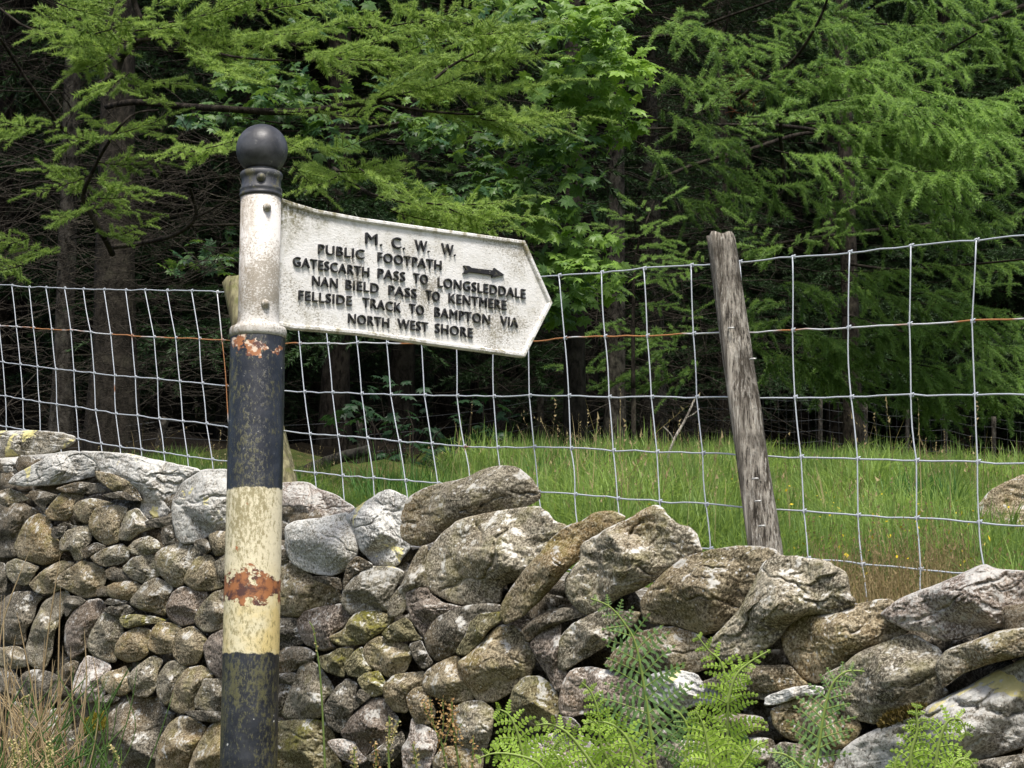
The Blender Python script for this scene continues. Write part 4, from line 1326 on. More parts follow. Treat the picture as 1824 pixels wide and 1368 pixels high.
def vertical_trunk(px, py0, Y, w, top, mat, parent, loc, lean=(0, 0), name='trunk', seed=0, foot=None):
    """trunk that passes behind photograph pixel (px, py0), w pixels wide there, standing on the ground"""
    p = W(px, py0, Y)
    zf = gz(p[0], p[1]) if foot is None else foot
    n, seg = 40, 16
    z = np.concatenate([np.linspace(zf - .2, zf + .8, 10), np.linspace(zf + 1, zf + top, n - 10)])
    r0 = w / F * Y / 2
    V = []
    th = np.arange(seg) / seg * 2 * np.pi
    for zi in z:
        hgt = zi - zf
        rad = r0 * (1.08 - .75 * np.clip((zi - p[2]) / top, -.2, 1)) * (1 + .45 * math.exp(-max(hgt, 0) / .35))
        nn = fbm(np.stack([np.cos(th) * 2.2, np.sin(th) * 2.2, np.full(seg, hgt * 1.5 + seed)], 1), 3)
        cx = p[0] + lean[0] * (zi - p[2]) + .05 * r0 * math.sin(hgt * 1.3 + seed)
        cy = p[1] + lean[1] * (zi - p[2])
        V.append(np.stack([cx + rad * (1 + .12 * nn) * np.cos(th), cy + rad * (1 + .12 * nn) * np.sin(th), np.full(seg, zi)], 1))
    V = np.array(V).reshape(-1, 3)
    i = np.arange(n - 1)[:, None] * seg; j = np.arange(seg)[None]; k = (j + 1) % seg
    return mesh_np(name, V, np.stack([i + j, i + k, i + seg + k, i + seg + j], -1).reshape(-1, 4), mat, parent, loc)

# ---------------------------------------------------------------- conifers of the wood: shared crown, own trunk
def deep_crown(seed, h0, h1, rad, nb, tone, tmpl=TW_SPRUCE, seg=.30):
    r = np.random.RandomState(seed)
    fo = Foliage(tmpl, seg, .006)
    for b in range(nb):
        t = (b + r.rand()) / nb
        z = h0 + (h1 - h0) * t
        L = rad * (1 - .85 * t ** 1.2) * r.uniform(.7, 1.1) + .25
        a = r.uniform(0, 2 * np.pi)
        p = np.array([0, 0, z])
        e = p + np.array([math.cos(a) * L, math.sin(a) * L, -.18 * L + r.normal() * .1])
        fo.branch(p + (e - p) * .12, e, .30 * L + .22, r, .10, tone, .62, .02, .18, sub=(L > .8))
    return fo
def dead_twigs(seed, h0, h1, n, L0, L1, thick=.007, fine=6):
    """bare dead lower branches of a plantation conifer, trunk axis at the origin"""
    r = np.random.RandomState(seed)
    mb = MB()
    for b in range(n):
        z = r.uniform(h0, h1)
        a = r.uniform(0, 2 * np.pi)
        L = r.uniform(L0, L1)
        k = 7
        d = np.array([math.cos(a), math.sin(a), r.normal() * .16])
        P = [np.array([0, 0, z])]
        for i in range(k):
            d = unit(d + r.normal(size=3) * .10 + np.array([0, 0, -.05]))
            P.append(P[-1] + d * L / k)
        P = np.array(P)
        mb.tube(P, np.linspace(thick * r.uniform(.5, 1.2), .0016, k + 1), 4, False, r.rand())
        for f in range(fine):
            t = r.randint(2, k)
            d2 = unit(unit(P[t] - P[t - 1]) * .8 + r.normal(size=3) * np.array([.75, .75, .5]))
            l2 = L * r.uniform(.15, .45)
            Q = [P[t]]
            for i in range(4):
                d2 = unit(d2 + r.normal(size=3) * .2)
                Q.append(Q[-1] + d2 * l2 / 4)
            mb.tube(np.array(Q), np.linspace(thick * .3, .0012, 5), 3, False, r.rand())
            for g_ in range(2):
                d3 = unit(d2 + r.normal(size=3) * .8); q0 = Q[r.randint(1, 4)]
                mb.tube(np.array([q0, q0 + d3 * l2 * .2, q0 + unit(d3 + r.normal(size=3) * .2) * l2 * .42]), [.0018, .0014, .0009], 3, False, r.rand())
    return mb
# ---------------------------------------------------------------- near larch on the left (bright flat sprays)
def tree_root(name, px, py, Y, label, cat, group=None):
    p = W(px, py, Y)
    o = empty(name, (p[0], p[1], gz(p[0], p[1])))
    tag(o, label, cat, group)
    return o, np.array(o.location)
rt = np.random.RandomState(77)
def boughs(fo, lst, Y, r, **kw):
    for b in lst:
        x0, y0, x1, y1, sd = b[:5]
        k = dict(kw)
        if len(b) > 5: k.update(b[5])
        dY = r.uniform(-.35, .35); e = r.uniform(-.45, .25)
        a = W(x0, y0, Y + dY); c = W(x1, y1, Y + dY + e)
        fo.branch(a, c, sd / F * Y, r, **k)

larch, L0 = tree_root("larch_tree", 215, 300, 10.2, "near larch whose curved dark limbs and bright flat sprays spread over the signpost", "tree")
vertical_trunk(205, 560, 12.5, 66, 6.5, bark_m, larch, L0, lean=(-.012, -.03), seed=3)
YL = 9.4
for pts, Y, w0, w1 in [
    ([(178, 152), (204, 136), (217, 100), (242, 75), (267, 60), (252, 40), (238, 0), (225, -60)], (10.2, 9.4), 17, 10),
    ([(242, 72), (320, 70), (400, 98), (505, 108), (610, 106)], 9.4, 7, 3),
    ([(190, 190), (240, 182), (322, 189), (403, 194), (480, 199), (555, 197), (620, 187), (666, 177)], (10.4, 9.3), 12, 13),
    ([(666, 177), (726, 161), (766, 146), (806, 116), (857, 90), (940, 60)], 9.3, 10, 2),
    ([(666, 180), (731, 194), (806, 202), (880, 205), (1000, 212)], 9.3, 7, 2),
    ([(200, 452), (186, 424), (160, 378), (148, 348), (166, 303), (182, 272), (212, 227), (242, 202), (282, 196)], (9.8, 9.2), 12, 3),
    ([(200, 440), (252, 433), (312, 418), (348, 388), (343, 352), (338, 335)], (10.2, 9.6), 10, 4),
    ([(348, 388), (380, 372), (430, 345)], 9.6, 5, 2),
    ([(0, 68), (30, 115), (60, 160), (100, 215), (122, 240)], (9.6, 10.2), 5, 7),
    ([(0, 15), (40, 45), (75, 58)], 9.6, 4, 6),
    ([(595, 300), (630, 328), (668, 350)], (10.4, 9.2), 8, 7),
    ([(338, 402), (430, 400), (520, 402)], 10.0, 5, 3),
    ([(240, 70), (300, 45), (360, -20)], 9.5, 5, 3)]:
    limb(pts, Y, w0, w1, bark_dark_m, larch, L0)
fo = Foliage(TW_NEAR, .10, wide=1.5)
NEAR_DENS = 1.35
boughs(fo, [
 (235, 75, 70, 25, 62), (250, 70, 105, 85, 52), (240, 55, 400, 22, 60), (270, 66, 560, 62, 66), (245, 20, 330, -18, 50), (225, 10, 120, -15, 50),
 (325, 72, 470, 118, 58), (430, 62, 620, 38, 60), (540, 104, 700, 58, 60), (600, 104, 770, 98, 58), (300, 40, 470, -12, 55), (440, 20, 600, -15, 50),
 (660, 178, 800, 88, 62), (736, 158, 935, 62, 66), (700, 162, 1000, 138, 62), (760, 196, 1045, 205, 58), (560, 198, 690, 208, 30), (480, 198, 610, 186, 26),
 (620, 50, 850, 8, 60), (780, 62, 965, 42, 56), (820, 108, 960, 98, 42), (75, 95, 190, 92, 42), (322, 188, 255, 172, 30), (800, 120, 900, 20, 45),
 (690, 168, 830, 132, 55), (640, 185, 730, 130, 40), (850, 200, 990, 230, 45), (360, 100, 440, 140, 45), (520, 80, 640, 118, 45), (190, 120, 260, 160, 45), (230, 130, 150, 180, 45), (200, 100, 130, 130, 42), (255, 140, 340, 150, 40), (150, 40, 60, 60, 45),
 (100, 5, 230, 35, 50), (170, 60, 260, 25, 50), (300, 90, 410, 78, 45), (705, 100, 800, 50, 45), (560, 30, 480, 75, 40)], YL, rt, tone=.55, dens=NEAR_DENS)
boughs(fo, [
 (160, 300, 75, 302, 45), (168, 288, 285, 290, 48), (163, 325, 232, 332, 36), (200, 240, 300, 205, 42), (182, 255, 90, 222, 42), (60, 232, -30, 240, 52),
 (92, 226, -10, 214, 40), (150, 352, 275, 345, 38), (155, 372, 105, 385, 32), (160, 312, 58, 342, 40), (155, 368, 240, 375, 34), (180, 420, 260, 398, 30),
 (215, 225, 160, 210, 30), (230, 210, 300, 245, 34), (60, 420, -20, 440, 42), (45, 470, -20, 480, 36), (100, 452, 10, 420, 36)], YL, rt, tone=.32, dens=NEAR_DENS)
boughs(fo, [
 (640, 332, 515, 255, 52), (600, 305, 742, 298, 48), (560, 272, 645, 250, 42), (520, 292, 570, 340, 42), (660, 345, 935, 384, 62), (700, 352, 835, 402, 52),
 (760, 362, 925, 352, 48), (690, 372, 800, 396, 46), (370, 262, 492, 243, 30), (440, 240, 300, 272, 40), (545, 262, 505, 248, 36), (600, 315, 530, 340, 36),
 (800, 372, 920, 410, 44), (640, 300, 700, 330, 40), (420, 262, 330, 262, 32)], 9.0, rt, tone=.85, dens=1.5)
fo.build("crown", larch_m, larch, L0)
# bare twigs of the same tree round the finial
r = np.random.RandomState(12)
mb = MB()
for k in range(150):
    x, y = r.uniform(180, 440), r.uniform(215, 420)
    a = r.uniform(-.7, .9) + (math.pi if r.rand() < .3 else 0)
    P = [W(x, y, 9.9 + r.uniform(-.4, .8))]
    d = np.array([math.cos(a), r.normal() * .3, math.sin(a)])
    for i in range(6):
        d = unit(d + r.normal(size=3) * .25)
        P.append(P[-1] + d * r.uniform(.02, .05))
    mb.tube(np.array(P), np.linspace(.0028, .0010, 7), 3, False, r.rand())
for k in range(420):
    x, y = r.uniform(-40, 430), r.uniform(240, 790)
    a = r.normal() * .28 + (math.pi if r.rand() < .5 else 0)
    P = [W(x, y, 10.6 + r.uniform(-.6, 1.2))]
    d = np.array([math.cos(a), r.normal() * .3, math.sin(a)])
    st = r.uniform(.03, .08)
    for i in range(7):
        d = unit(d + r.normal(size=3) * .16)
        P.append(P[-1] + d * st)
    mb.tube(np.array(P), np.linspace(.0026, .0009, 8), 3, False, r.rand())
    for q_ in range(3):
        d2 = unit(d + r.normal(size=3) * .6); p_ = P[r.randint(2, 7)]
        mb.tube(np.array([p_, p_ + d2 * st, p_ + unit(d2 + r.normal(size=3) * .3) * st * 2.2]), [.0014, .001, .0007], 3, False, r.rand())
mb.build("bare_twigs", twig_m, larch, L0)

# ---------------------------------------------------------------- larch on the right (hanging sprays)
larch2, L1 = tree_root("larch_tree", 1480, 300, 16.5, "big larch with long drooping feathery sprays filling the right of the picture", "tree")
vertical_trunk(1505, 250, 17.0, 26, 15, bark_dark_m, larch2, L1, seed=5)
for pts, Y, w0, w1 in [
    ([(1500, 240), (1400, 225), (1300, 222), (1200, 228), (1130, 230)], (16.8, 14.5), 9, 3),
    ([(1310, 182), (1350, 150), (1405, 115), (1440, 70), (1470, 10), (1480, -40)], (14.8, 14.2), 8, 4),
    ([(1120, 68), (1210, 60), (1300, 28), (1380, 0)], (15.5, 14.5), 8, 4),
    ([(1170, 322), (1240, 292), (1330, 268), (1420, 240), (1490, 235)], (15.5, 16.8), 6, 8),
    ([(1395, 330), (1394, 280), (1390, 235), (1400, 170), (1440, 120)], (15.8, 15.0), 9, 5),
    ([(1500, 230), (1580, 180), (1660, 110), (1740, 60)], (16.6, 14.4), 8, 3),
    ([(1500, 260), (1600, 240), (1720, 225), (1840, 190)], (16.6, 14.2), 8, 3),
    ([(1500, 300), (1600, 310), (1700, 340), (1840, 350)], (16.6, 14.6), 7, 3),
    ([(1350, 440), (1450, 424), (1560, 410), (1700, 395)], (15.0, 16.0), 6, 8),
    ([(1680, 60), (1740, 45), (1824, 10)], 17, 6, 9),
    ([(1510, 470), (1600, 480), (1740, 470), (1840, 460)], (16.6, 14.8), 6, 3),
    ([(1510, 560), (1600, 590), (1740, 600), (1840, 580)], (16.6, 14.8), 6, 3),
    ([(1280, 150), (1285, 90), (1300, 20)], 15.6, 6, 4)]:
    limb(pts, Y, w0, w1, bark_dark_m, larch2, L1)
YR = 14.4
fo = Foliage(TW_FAR, .16, .0024, 1.35)
H = dict(hang=.5)
boughs(fo, [
 (1400, 150, 1650, 62, 85), (1450, 120, 1705, 92, 90), (1480, 180, 1725, 122, 92), (1430, 220, 1755, 182, 95), (1500, 240, 1840, 205, 95), (1520, 262, 1805, 250, 85),
 (1650, 232, 1850, 130, 82), (1500, 292, 1705, 300, 82), (1380, 268, 1565, 282, 70), (1600, 200, 1780, 240, 80), (1560, 300, 1800, 290, 80), (1640, 160, 1830, 190, 80),
 (1540, 140, 1660, 200, 80), (1700, 250, 1860, 260, 80)], YR, rt, tone=.95, droop=.16, **H)
boughs(fo, [(1235, 205, 1292, 168, 46), (1330, 208, 1462, 190, 50), (1400, 215, 1520, 178, 50), (1300, 222, 1400, 214, 45), (1420, 440, 1305, 436, 50), (1400, 442, 1500, 378, 46), (1380, 442, 1325, 398, 40), (1440, 425, 1510, 420, 40)], 13.9, rt, tone=.85, droop=.05)
boughs(fo, [
 (1250, 92, 1425, 58, 72), (1300, 152, 1500, 98, 80), (1420, 60, 1560, 10, 75), (1340, 40, 1480, -15, 70), (1180, 30, 1335, 62, 66), (1160, 122, 1330, 142, 66), (1200, 162, 1352, 108, 66),
 (1560, 42, 1850, 22, 90), (1700, 62, 1850, 92, 90), (1600, -10, 1800, -20, 90), (1150, 60, 1250, 10, 60), (1250, 332, 1345, 352, 46), (1320, 322, 1485, 332, 56), (1500, 332, 1705, 332, 62),
 (1560, 402, 1840, 382, 72), (1600, 362, 1840, 342, 66), (1220, 250, 1340, 240, 60), (1170, 190, 1290, 225, 55), (1250, 290, 1400, 300, 55), (1130, 250, 1230, 290, 50), (1180, 340, 1290, 370, 50),
 (1420, 350, 1560, 370, 60), (1500, 30, 1620, 80, 80), (1440, 20, 1550, 60, 75)], 15.0, rt, tone=.55, droop=.14, hang=.45)
boughs(fo, [
 (1480, 482, 1645, 470, 62), (1640, 472, 1840, 455, 64), (1410, 540, 1300, 520, 52), (1380, 590, 1605, 600, 82), (1500, 560, 1765, 580, 82), (1580, 640, 1840, 660, 90),
 (1400, 622, 1545, 682, 72), (1640, 540, 1840, 560, 82), (1700, 690, 1850, 700, 62), (1380, 500, 1500, 520, 60), (1600, 520, 1760, 510, 60), (1560, 610, 1700, 700, 80), (1700, 600, 1850, 620, 80),
 (1420, 640, 1620, 640, 80), (1560, 690, 1760, 720, 70), (1300, 600, 1440, 640, 60), (1420, 560, 1320, 580, 50), (1620, 660, 1820, 690, 80), (1500, 500, 1680, 540, 80), (1400, 580, 1560, 620, 80), (1480, 680, 1600, 720, 60)], 15.4, rt, tone=.55, droop=.14, hang=.4)
fo.build("crown", larch_deep_m, larch2, L1)
# rusty dead spray caught in its middle
r = np.random.RandomState(4); mb = MB()
for k in range(60):
    p = W(r.uniform(1290, 1345), r.uniform(130, 205), 15.4 + r.uniform(-.2, .2)); d = unit(r.normal(size=3))
    mb.tube(np.array([p, p + d * .05, p + unit(d + r.normal(size=3) * .4) * .1]), [.003, .002, .001], 3, False, r.rand())
mb.build("dead_spray", NT("rusty_dead_needles").fin((0.075, 0.032, 0.015), .9, .1), larch2, L1)

# lower fresh larch boughs between the trunks
sap, S0 = tree_root("larch_tree", 1150, 470, 14.0, "slim young larch with fresh green sprays just left of the nearer leaning fence post", "tree")
P0_ = W(1128, 690, 14.0)
limb([(1128, 690), (1128, 560), (1132, 460), (1150, 400), (1165, 358)], 14.0, 8, 2, bark_dark_m, sap, S0, 'trunk')
foot = W(1128, 690, 14.0)
mb = MB(); mb.tube(np.array([[foot[0], foot[1], gz(foot[0], foot[1]) - .1], foot]), [.018, .0155], 8); mb.build('trunk_base', bark_dark_m, sap, S0)
fo = Foliage(TW_FAR, .16, .002, 1.25)
boughs(fo, [(1140, 402, 1195, 396, 40), (1135, 422, 1082, 402, 36), (1132, 452, 1205, 462, 36), (1150, 380, 1180, 360, 26), (1140, 440, 1190, 430, 34), (1132, 470, 1170, 500, 30), (1140, 395, 1100, 380, 28), (1150, 370, 1130, 365, 20),
   (1245, 472, 1175, 500, 34), (1230, 468, 1140, 475, 30), (1260, 470, 1200, 440, 30)], 14.0, rt, tone=.85, droop=.05)
boughs(fo, [(1200, 642, 1030, 690, 52), (1225, 620, 1120, 590, 52), (1240, 660, 1080, 682, 46), (1160, 610, 1230, 560, 40), (1080, 660, 1010, 650, 34), (1250, 640, 1200, 690, 40), (1190, 590, 1100, 620, 40),
   (1130, 560, 1060, 590, 38), (1128, 540, 1200, 545, 38)], 14.6, rt, tone=.40, droop=.10)
fo.build("crown", larch_deep_m, sap, S0)

# ---------------------------------------------------------------- sycamore: lobed leaves in layered clusters
def lobed_leaf():
    half = [(0, 0), (.06, .02), (.30, -.10), (.22, .10), (.52, .16), (.36, .30), (.56, .52), (.30, .50), (.22, .66), (.10, .74), (0, 1.0)]
    P = [(x, y) for x, y in half] + [(-x, y) for x, y in half[-2:0:-1]]
    V = [[y, x, -.10 * abs(x) - .16 * y * y + (.05 if i % 2 else -.03)] for i, (x, y) in enumerate(P)]
    V.append([.38, 0, .02])
    n = len(P)
    T = [[i, (i + 1) % n, n] for i in range(n)]
    return np.array(V), np.array(T)
LV, LT = lobed_leaf()
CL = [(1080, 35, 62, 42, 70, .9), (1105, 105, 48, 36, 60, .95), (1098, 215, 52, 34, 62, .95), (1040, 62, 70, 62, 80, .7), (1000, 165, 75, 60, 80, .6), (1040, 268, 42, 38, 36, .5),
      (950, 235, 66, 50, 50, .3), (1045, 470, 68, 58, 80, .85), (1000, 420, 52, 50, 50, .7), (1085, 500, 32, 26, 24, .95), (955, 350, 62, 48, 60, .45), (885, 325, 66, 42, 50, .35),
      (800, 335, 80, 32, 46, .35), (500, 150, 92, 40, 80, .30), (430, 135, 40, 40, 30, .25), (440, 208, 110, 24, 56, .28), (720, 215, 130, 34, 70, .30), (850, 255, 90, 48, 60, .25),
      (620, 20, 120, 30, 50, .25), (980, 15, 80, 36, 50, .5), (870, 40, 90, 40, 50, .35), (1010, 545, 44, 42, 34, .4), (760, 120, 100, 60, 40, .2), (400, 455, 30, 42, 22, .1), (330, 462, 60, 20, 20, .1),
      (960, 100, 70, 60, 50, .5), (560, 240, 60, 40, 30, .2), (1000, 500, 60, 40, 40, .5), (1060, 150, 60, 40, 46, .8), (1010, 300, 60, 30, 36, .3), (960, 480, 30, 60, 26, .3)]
syc, Y0 = tree_root("sycamore_tree", 1010, 300, 13.2, "sycamore with glossy lobed leaves behind the tip of the sign's finger", "tree")
vertical_trunk(1022, 340, 13.4, 30, 9, bark_m, syc, Y0, seed=9)
for pts in [[(1022, 330), (1030, 200), (1060, 90), (1075, 20)], [(1028, 240), (1060, 225), (1110, 210)], [(1022, 300), (960, 250), (860, 240), (740, 215)], [(1030, 180), (980, 120), (900, 60), (760, 30)],
            [(1022, 420), (1040, 450), (1080, 490)], [(1022, 380), (950, 350), (850, 330)], [(860, 240), (700, 200), (540, 160), (430, 150)], [(1040, 140), (1080, 110), (1120, 95)], [(740, 215), (600, 230), (400, 205)]]:
    limb(pts, (13.3, 12.2), 7, 2, bark_dark_m, syc, Y0)
lm, lv = [], []
r = np.random.RandomState(31)
for cx, cy, rx, ry, n, tone in CL:
    nl = max(3, n // 6)
    for k in range(nl):                                    # shoots, each with a spray of leaves
        a = r.uniform(0, 2 * np.pi); q = math.sqrt(r.rand())
        px, py = cx + math.cos(a) * q * rx, cy + math.sin(a) * q * ry
        Yk = 12.2 + r.uniform(-.5, .6)
        for j in range(7 + r.randint(4)):
            p = W(px + r.normal() * 19, py + r.normal() * 11, Yk + r.normal() * .1)
            yaw = r.uniform(0, 2 * np.pi)
            d = np.array([math.cos(yaw), math.sin(yaw) - .6, -.35 + r.normal() * .25])
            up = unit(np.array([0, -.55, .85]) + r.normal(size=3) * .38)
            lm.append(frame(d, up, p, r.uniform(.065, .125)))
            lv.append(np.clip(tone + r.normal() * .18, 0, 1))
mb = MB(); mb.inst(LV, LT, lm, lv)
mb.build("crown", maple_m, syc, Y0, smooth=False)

# leafy shrub low on the wood's edge
shr, R0 = tree_root("broadleaf_shrub", 700, 790, 12.0, "low dark leafy shrub at the wood's edge below the sign's finger", "shrub")
lm, lv, st = [], [], MB()
for cx, cy, rx, ry, n in [(620, 745, 50, 36, 22), (700, 710, 62, 46, 18), (860, 740, 62, 46, 24), (730, 790, 70, 40, 34), (820, 800, 70, 30, 26)]:
    for k in range(n):
        a = r.uniform(0, 2 * np.pi); q = math.sqrt(r.rand())
        p = W(cx + math.cos(a) * q * rx, cy + math.sin(a) * q * ry, 12 + r.uniform(-.4, .6))
        yaw = r.uniform(0, 2 * np.pi)
        lm.append(frame(np.array([math.cos(yaw), math.sin(yaw) - .4, -.3]), unit(np.array([0, -.4, .9]) + r.normal(size=3) * .35), p, r.uniform(.06, .11))); lv.append(np.clip(.02 + r.normal() * .12, 0, 1))
        if k % 2 == 0:
            b0 = np.array([p[0] + r.normal() * .1, p[1], gz(p[0], p[1])])
            st.tube(np.array([b0, (b0 + p) / 2 + r.normal(size=3) * .04, p]), [.006, .004, .002], 4, False)
mb = MB(); mb.inst(LV, LT, lm, lv); mb.build("leaves", shrub_m, shr, R0, smooth=False)
st.build("stems", bark_dark_m, shr, R0)

# ---------------------------------------------------------------- plantation conifers behind
crown_a = [deep_crown(300 + k, 4.5, 15, 2.6, 60, .35) for k in range(2)]
crown_b = [deep_crown(310 + k, .9, 13, 2.7, 90, .45) for k in range(2)]
tw_a = [dead_twigs(320 + k, .3, 5.0, 150, .7, 2.0) for k in range(3)]
proto = {}
def conifer(px, py, Y, w, label, kind, mat, lean=(0, 0), group=None, v=0, rot=0.0, low=True):
    o, p0 = tree_root("conifer_tree", px, py, Y, label, "tree", group)
    vertical_trunk(px, py, Y, w, 13.5, mat, o, p0, lean, seed=px * .01)
    key = (kind, v)
    src = {'a': crown_a, 'b': crown_b}[kind][v % 2]
    if key not in proto:
        mb = MB()
        for k, (tv, tf) in enumerate(src.t): mb.inst(tv, tf, src.m[k], src.v[k])
        c = mb.build("crown", spruce_m, o, p0 * 0, smooth=False); c.location = (0, 0, 0)
        t = src.tw.build("boughs", bark_dark_m, o, p0 * 0); t.location = (0, 0, 0)
        proto[key] = (c, t)
    else:
        c, t = [q.copy() for q in proto[key]]
        for q in (c, t):
            COL.objects.link(q); q.parent = o
    for q in (c, t): q.rotation_euler = (0, 0, rot)
    if low:
        k3 = ('tw', (v + px) % 3)
        if k3 not in proto:
            d = tw_a[k3[1]].build("dead_branches", twig_m, o, p0 * 0); d.location = (0, 0, 0)
            proto[k3] = (d,)
        else:
            d = proto[k3][0].copy(); COL.objects.link(d); d.parent = o
        d.rotation_euler = (0, 0, rot * 1.7)
    return o
conifer(128, 200, 14.5, 28, "slim pale barked conifer rising behind the near larch at far left", 'a', bark_pale_m, (-.004, 0), v=0)
conifer(1155, 320, 19.0, 36, "tall straight conifer with lichen flecked bark left of the hanging larch sprays", 'a', bark_pale_m, (-.01, 0), v=1, rot=1.0)
conifer(1096, 340, 17.5, 29, "thin grey trunked conifer between the sycamore and the taller flecked trunk", 'a', bark_pale_m, (.008, 0), v=0, rot=2.0)
conifer(1046, 640, 18.5, 36, "brown trunked conifer seen under the sign's pointed tip", 'a', bark_m, (.0, 0), v=1, rot=3.0)
conifer(735, 200, 17.0, 34, "dim conifer trunk half hidden by larch sprays above the finger", 'a', bark_m, (.03, 0), v=0, rot=4.0)
conifer(795, 270, 20.0, 30, "slender dim conifer trunk right of the trunk above the finger", 'a', bark_m, (.0, 0), v=1, rot=.5)
GRP = "dark conifers deep in the wood"
LAB = "dark conifer standing deep in the shaded wood behind the fence"
for k, (px, Y, kind, v) in enumerate([(-120, 16, 'a', 0), (30, 19, 'a', 1), (300, 18, 'a', 0), (420, 17, 'b', 1), (600, 16, 'b', 0), (860, 19, 'b', 1), (0, 17.5, 'b', 0), (330, 21, 'b', 1), (720, 22, 'b', 0), (180, 19, 'b', 1), (560, 19, 'a', 1), (640, 24, 'a', 0), (880, 25, 'a', 0), (960, 30, 'b', 1),
       (1290, 25.5, 'b', 0), (1420, 27, 'b', 1), (1700, 26.5, 'b', 0), (1900, 27, 'b', 1), (1220, 28, 'b', 0), (1350, 29, 'b', 1), (1480, 26, 'b', 0), (1580, 28, 'b', 1), (1780, 28, 'b', 0), (1850, 26, 'b', 1), (2000, 27, 'b', 0), (-260, 20, 'a', 1), (1130, 31, 'b', 1), (1530, 31, 'b', 1), (1780, 33, 'b', 0),
       (200, 26, 'b', 0), (60, 29, 'b', 1), (380, 30, 'b', 0), (520, 33, 'b', 1), (700, 33, 'b', 0), (820, 36, 'b', 1), (-100, 27, 'b', 1), (1340, 35, 'b', 0)]):
    conifer(px, 500, Y, 34 * 18 / Y * 1.1, LAB, kind, bark_m if k % 2 else bark_dark_m, (0, 0), GRP, v, k * 1.3, low=Y < 25 and px < 1000 and kind == 'a')

# the rest of the wood up the hillside reads as one mass
fo_r = np.random.RandomState(91)
small_c = [deep_crown(400 + k, .4, 13, 3.0, 52, .3, TW_MASS, .60) for k in range(2)]
mass = MB()
tmpl = []
for c_ in small_c:
    mb0 = MB()
    for k, (tv, tf) in enumerate(c_.t): mb0.inst(tv, tf, c_.m[k], c_.v[k])
    tmpl.append((np.vstack(mb0.v), np.vstack(mb0.f3)))
for k in range(400):
    y = fo_r.uniform(34, 74); x = fo_r.uniform(-.36, .36) * y
    if k >= 230: x = fo_r.choice([-1, 1]) * fo_r.uniform(.34, .9) * y; y = y - 6 * (k % 2)
    a, sc = fo_r.uniform(0, 6.28), fo_r.uniform(.9, 1.3)
    m = np.eye(4); m[:2, :2] = np.array([[math.cos(a), -math.sin(a)], [math.sin(a), math.cos(a)]]); m[:3, :3] *= sc
    m[:3, 3] = (x, y, gz(x, y))
    mass.inst(*tmpl[k % 2], [m], [fo_r.uniform(0, .6)])
o = mass.build("distant_wood", spruce_m, None, (0, 48, gz(0, 48)), smooth=False, kind='stuff')
tag(o, "dense dark plantation covering the hillside behind everything", "wood")
# ---------------------------------------------------------------- grass of the field (nobody could count it)
def grass_tuft(n, hgt, spread, lean, seed, wid=.005, head=0.0):
    r = np.random.RandomState(seed)
    V, T, A = [], [], []
    for k in range(n):
        a = r.uniform(0, 2 * np.pi); q = spread * math.sqrt(r.rand())
        b = np.array([math.cos(a) * q, math.sin(a) * q, 0])
        L = hgt * r.uniform(.55, 1.15)
        az = r.uniform(0, 2 * np.pi); ln = abs(r.normal()) * lean
        d = np.array([math.cos(az), math.sin(az), 0])
        sd = np.array([-d[1], d[0], 0]); sd = sd * math.cos(.6 * r.normal()) + d * .3
        w = wid * r.uniform(.7, 1.3)
        pts = [b + d * L * ln * t ** 2 + np.array([0, 0, L * (t - .35 * ln * t * t)]) for t in (0, .35, .7, 1.0)]
        i = len(V)
        tone = np.clip(.5 + r.normal() * .25, 0, 1)
        V += [pts[0] - sd * w * .5, pts[0] + sd * w * .5, pts[1] - sd * w * .45, pts[1] + sd * w * .45, pts[2] - sd * w * .3, pts[2] + sd * w * .3, pts[3]]
        T += [[i, i + 1, i + 3], [i, i + 3, i + 2], [i + 2, i + 3, i + 5], [i + 2, i + 5, i + 4], [i + 4, i + 5, i + 6]]
        if head and r.rand() < head:                       # a seed head at the tip
            for j in range(7):
                p = pts[3] - (pts[3] - pts[2]) * (j * .12); dd = r.normal(size=3) * .005 + np.array([0, 0, .012])
                i = len(V); s2 = r.normal(size=3) * .0018
                V += [p - s2, p + s2, p + dd]; T.append([i, i + 1, i + 2])
    return np.array(V), np.array(T)
grass_m = leaf_mat("field_grass", (0.040, 0.100, 0.020), (0.330, 0.460, 0.125), .42, .6)
straw_m = leaf_mat("dry_grass_straw", (0.20, 0.145, 0.065), (0.42, 0.34, 0.18), .25, .7)
deepgrass_m = leaf_mat("rush_green", (0.035, 0.105, 0.020), (0.090, 0.210, 0.035), .25, .5)
rg = np.random.RandomState(61)
def in_field(px, Y):
    """far edge of the grass, depth along each photograph column"""
    lim = np.interp(px, [-300, 400, 600, 800, 960, 1100, 1300, 1824, 2200], [8.6, 9.2, 9.8, 11.0, 15, 18, 20, 21.5, 22])
    return Y < lim
GT = [grass_tuft(16, .22, .07, .85, 700 + k, .0065) for k in range(5)]
GF = [grass_tuft(14, .32, .14, .70, 710 + k, .011) for k in range(4)]
ST = [grass_tuft(5, .36, .10, .40, 720 + k, .0028, .5) for k in range(4)]
mg, vg = [[] for _ in range(9)], [[] for _ in range(9)]
ms, vs_ = [[] for _ in range(4)], [[] for _ in range(4)]
cnt = 0
pts_g = []
while cnt < 24000:
    Yd = math.sqrt(rg.uniform(3.7 ** 2, 31 ** 2)) if rg.rand() < .45 else rg.uniform(3.6, 14)
    px = rg.uniform(-250, 2100)
    if not in_field(px, Yd): continue
    pts_g.append((px, Yd)); cnt += 1
pts_g = np.array(pts_g)
gx = (pts_g[:, 0] - 912) / F * pts_g[:, 1]
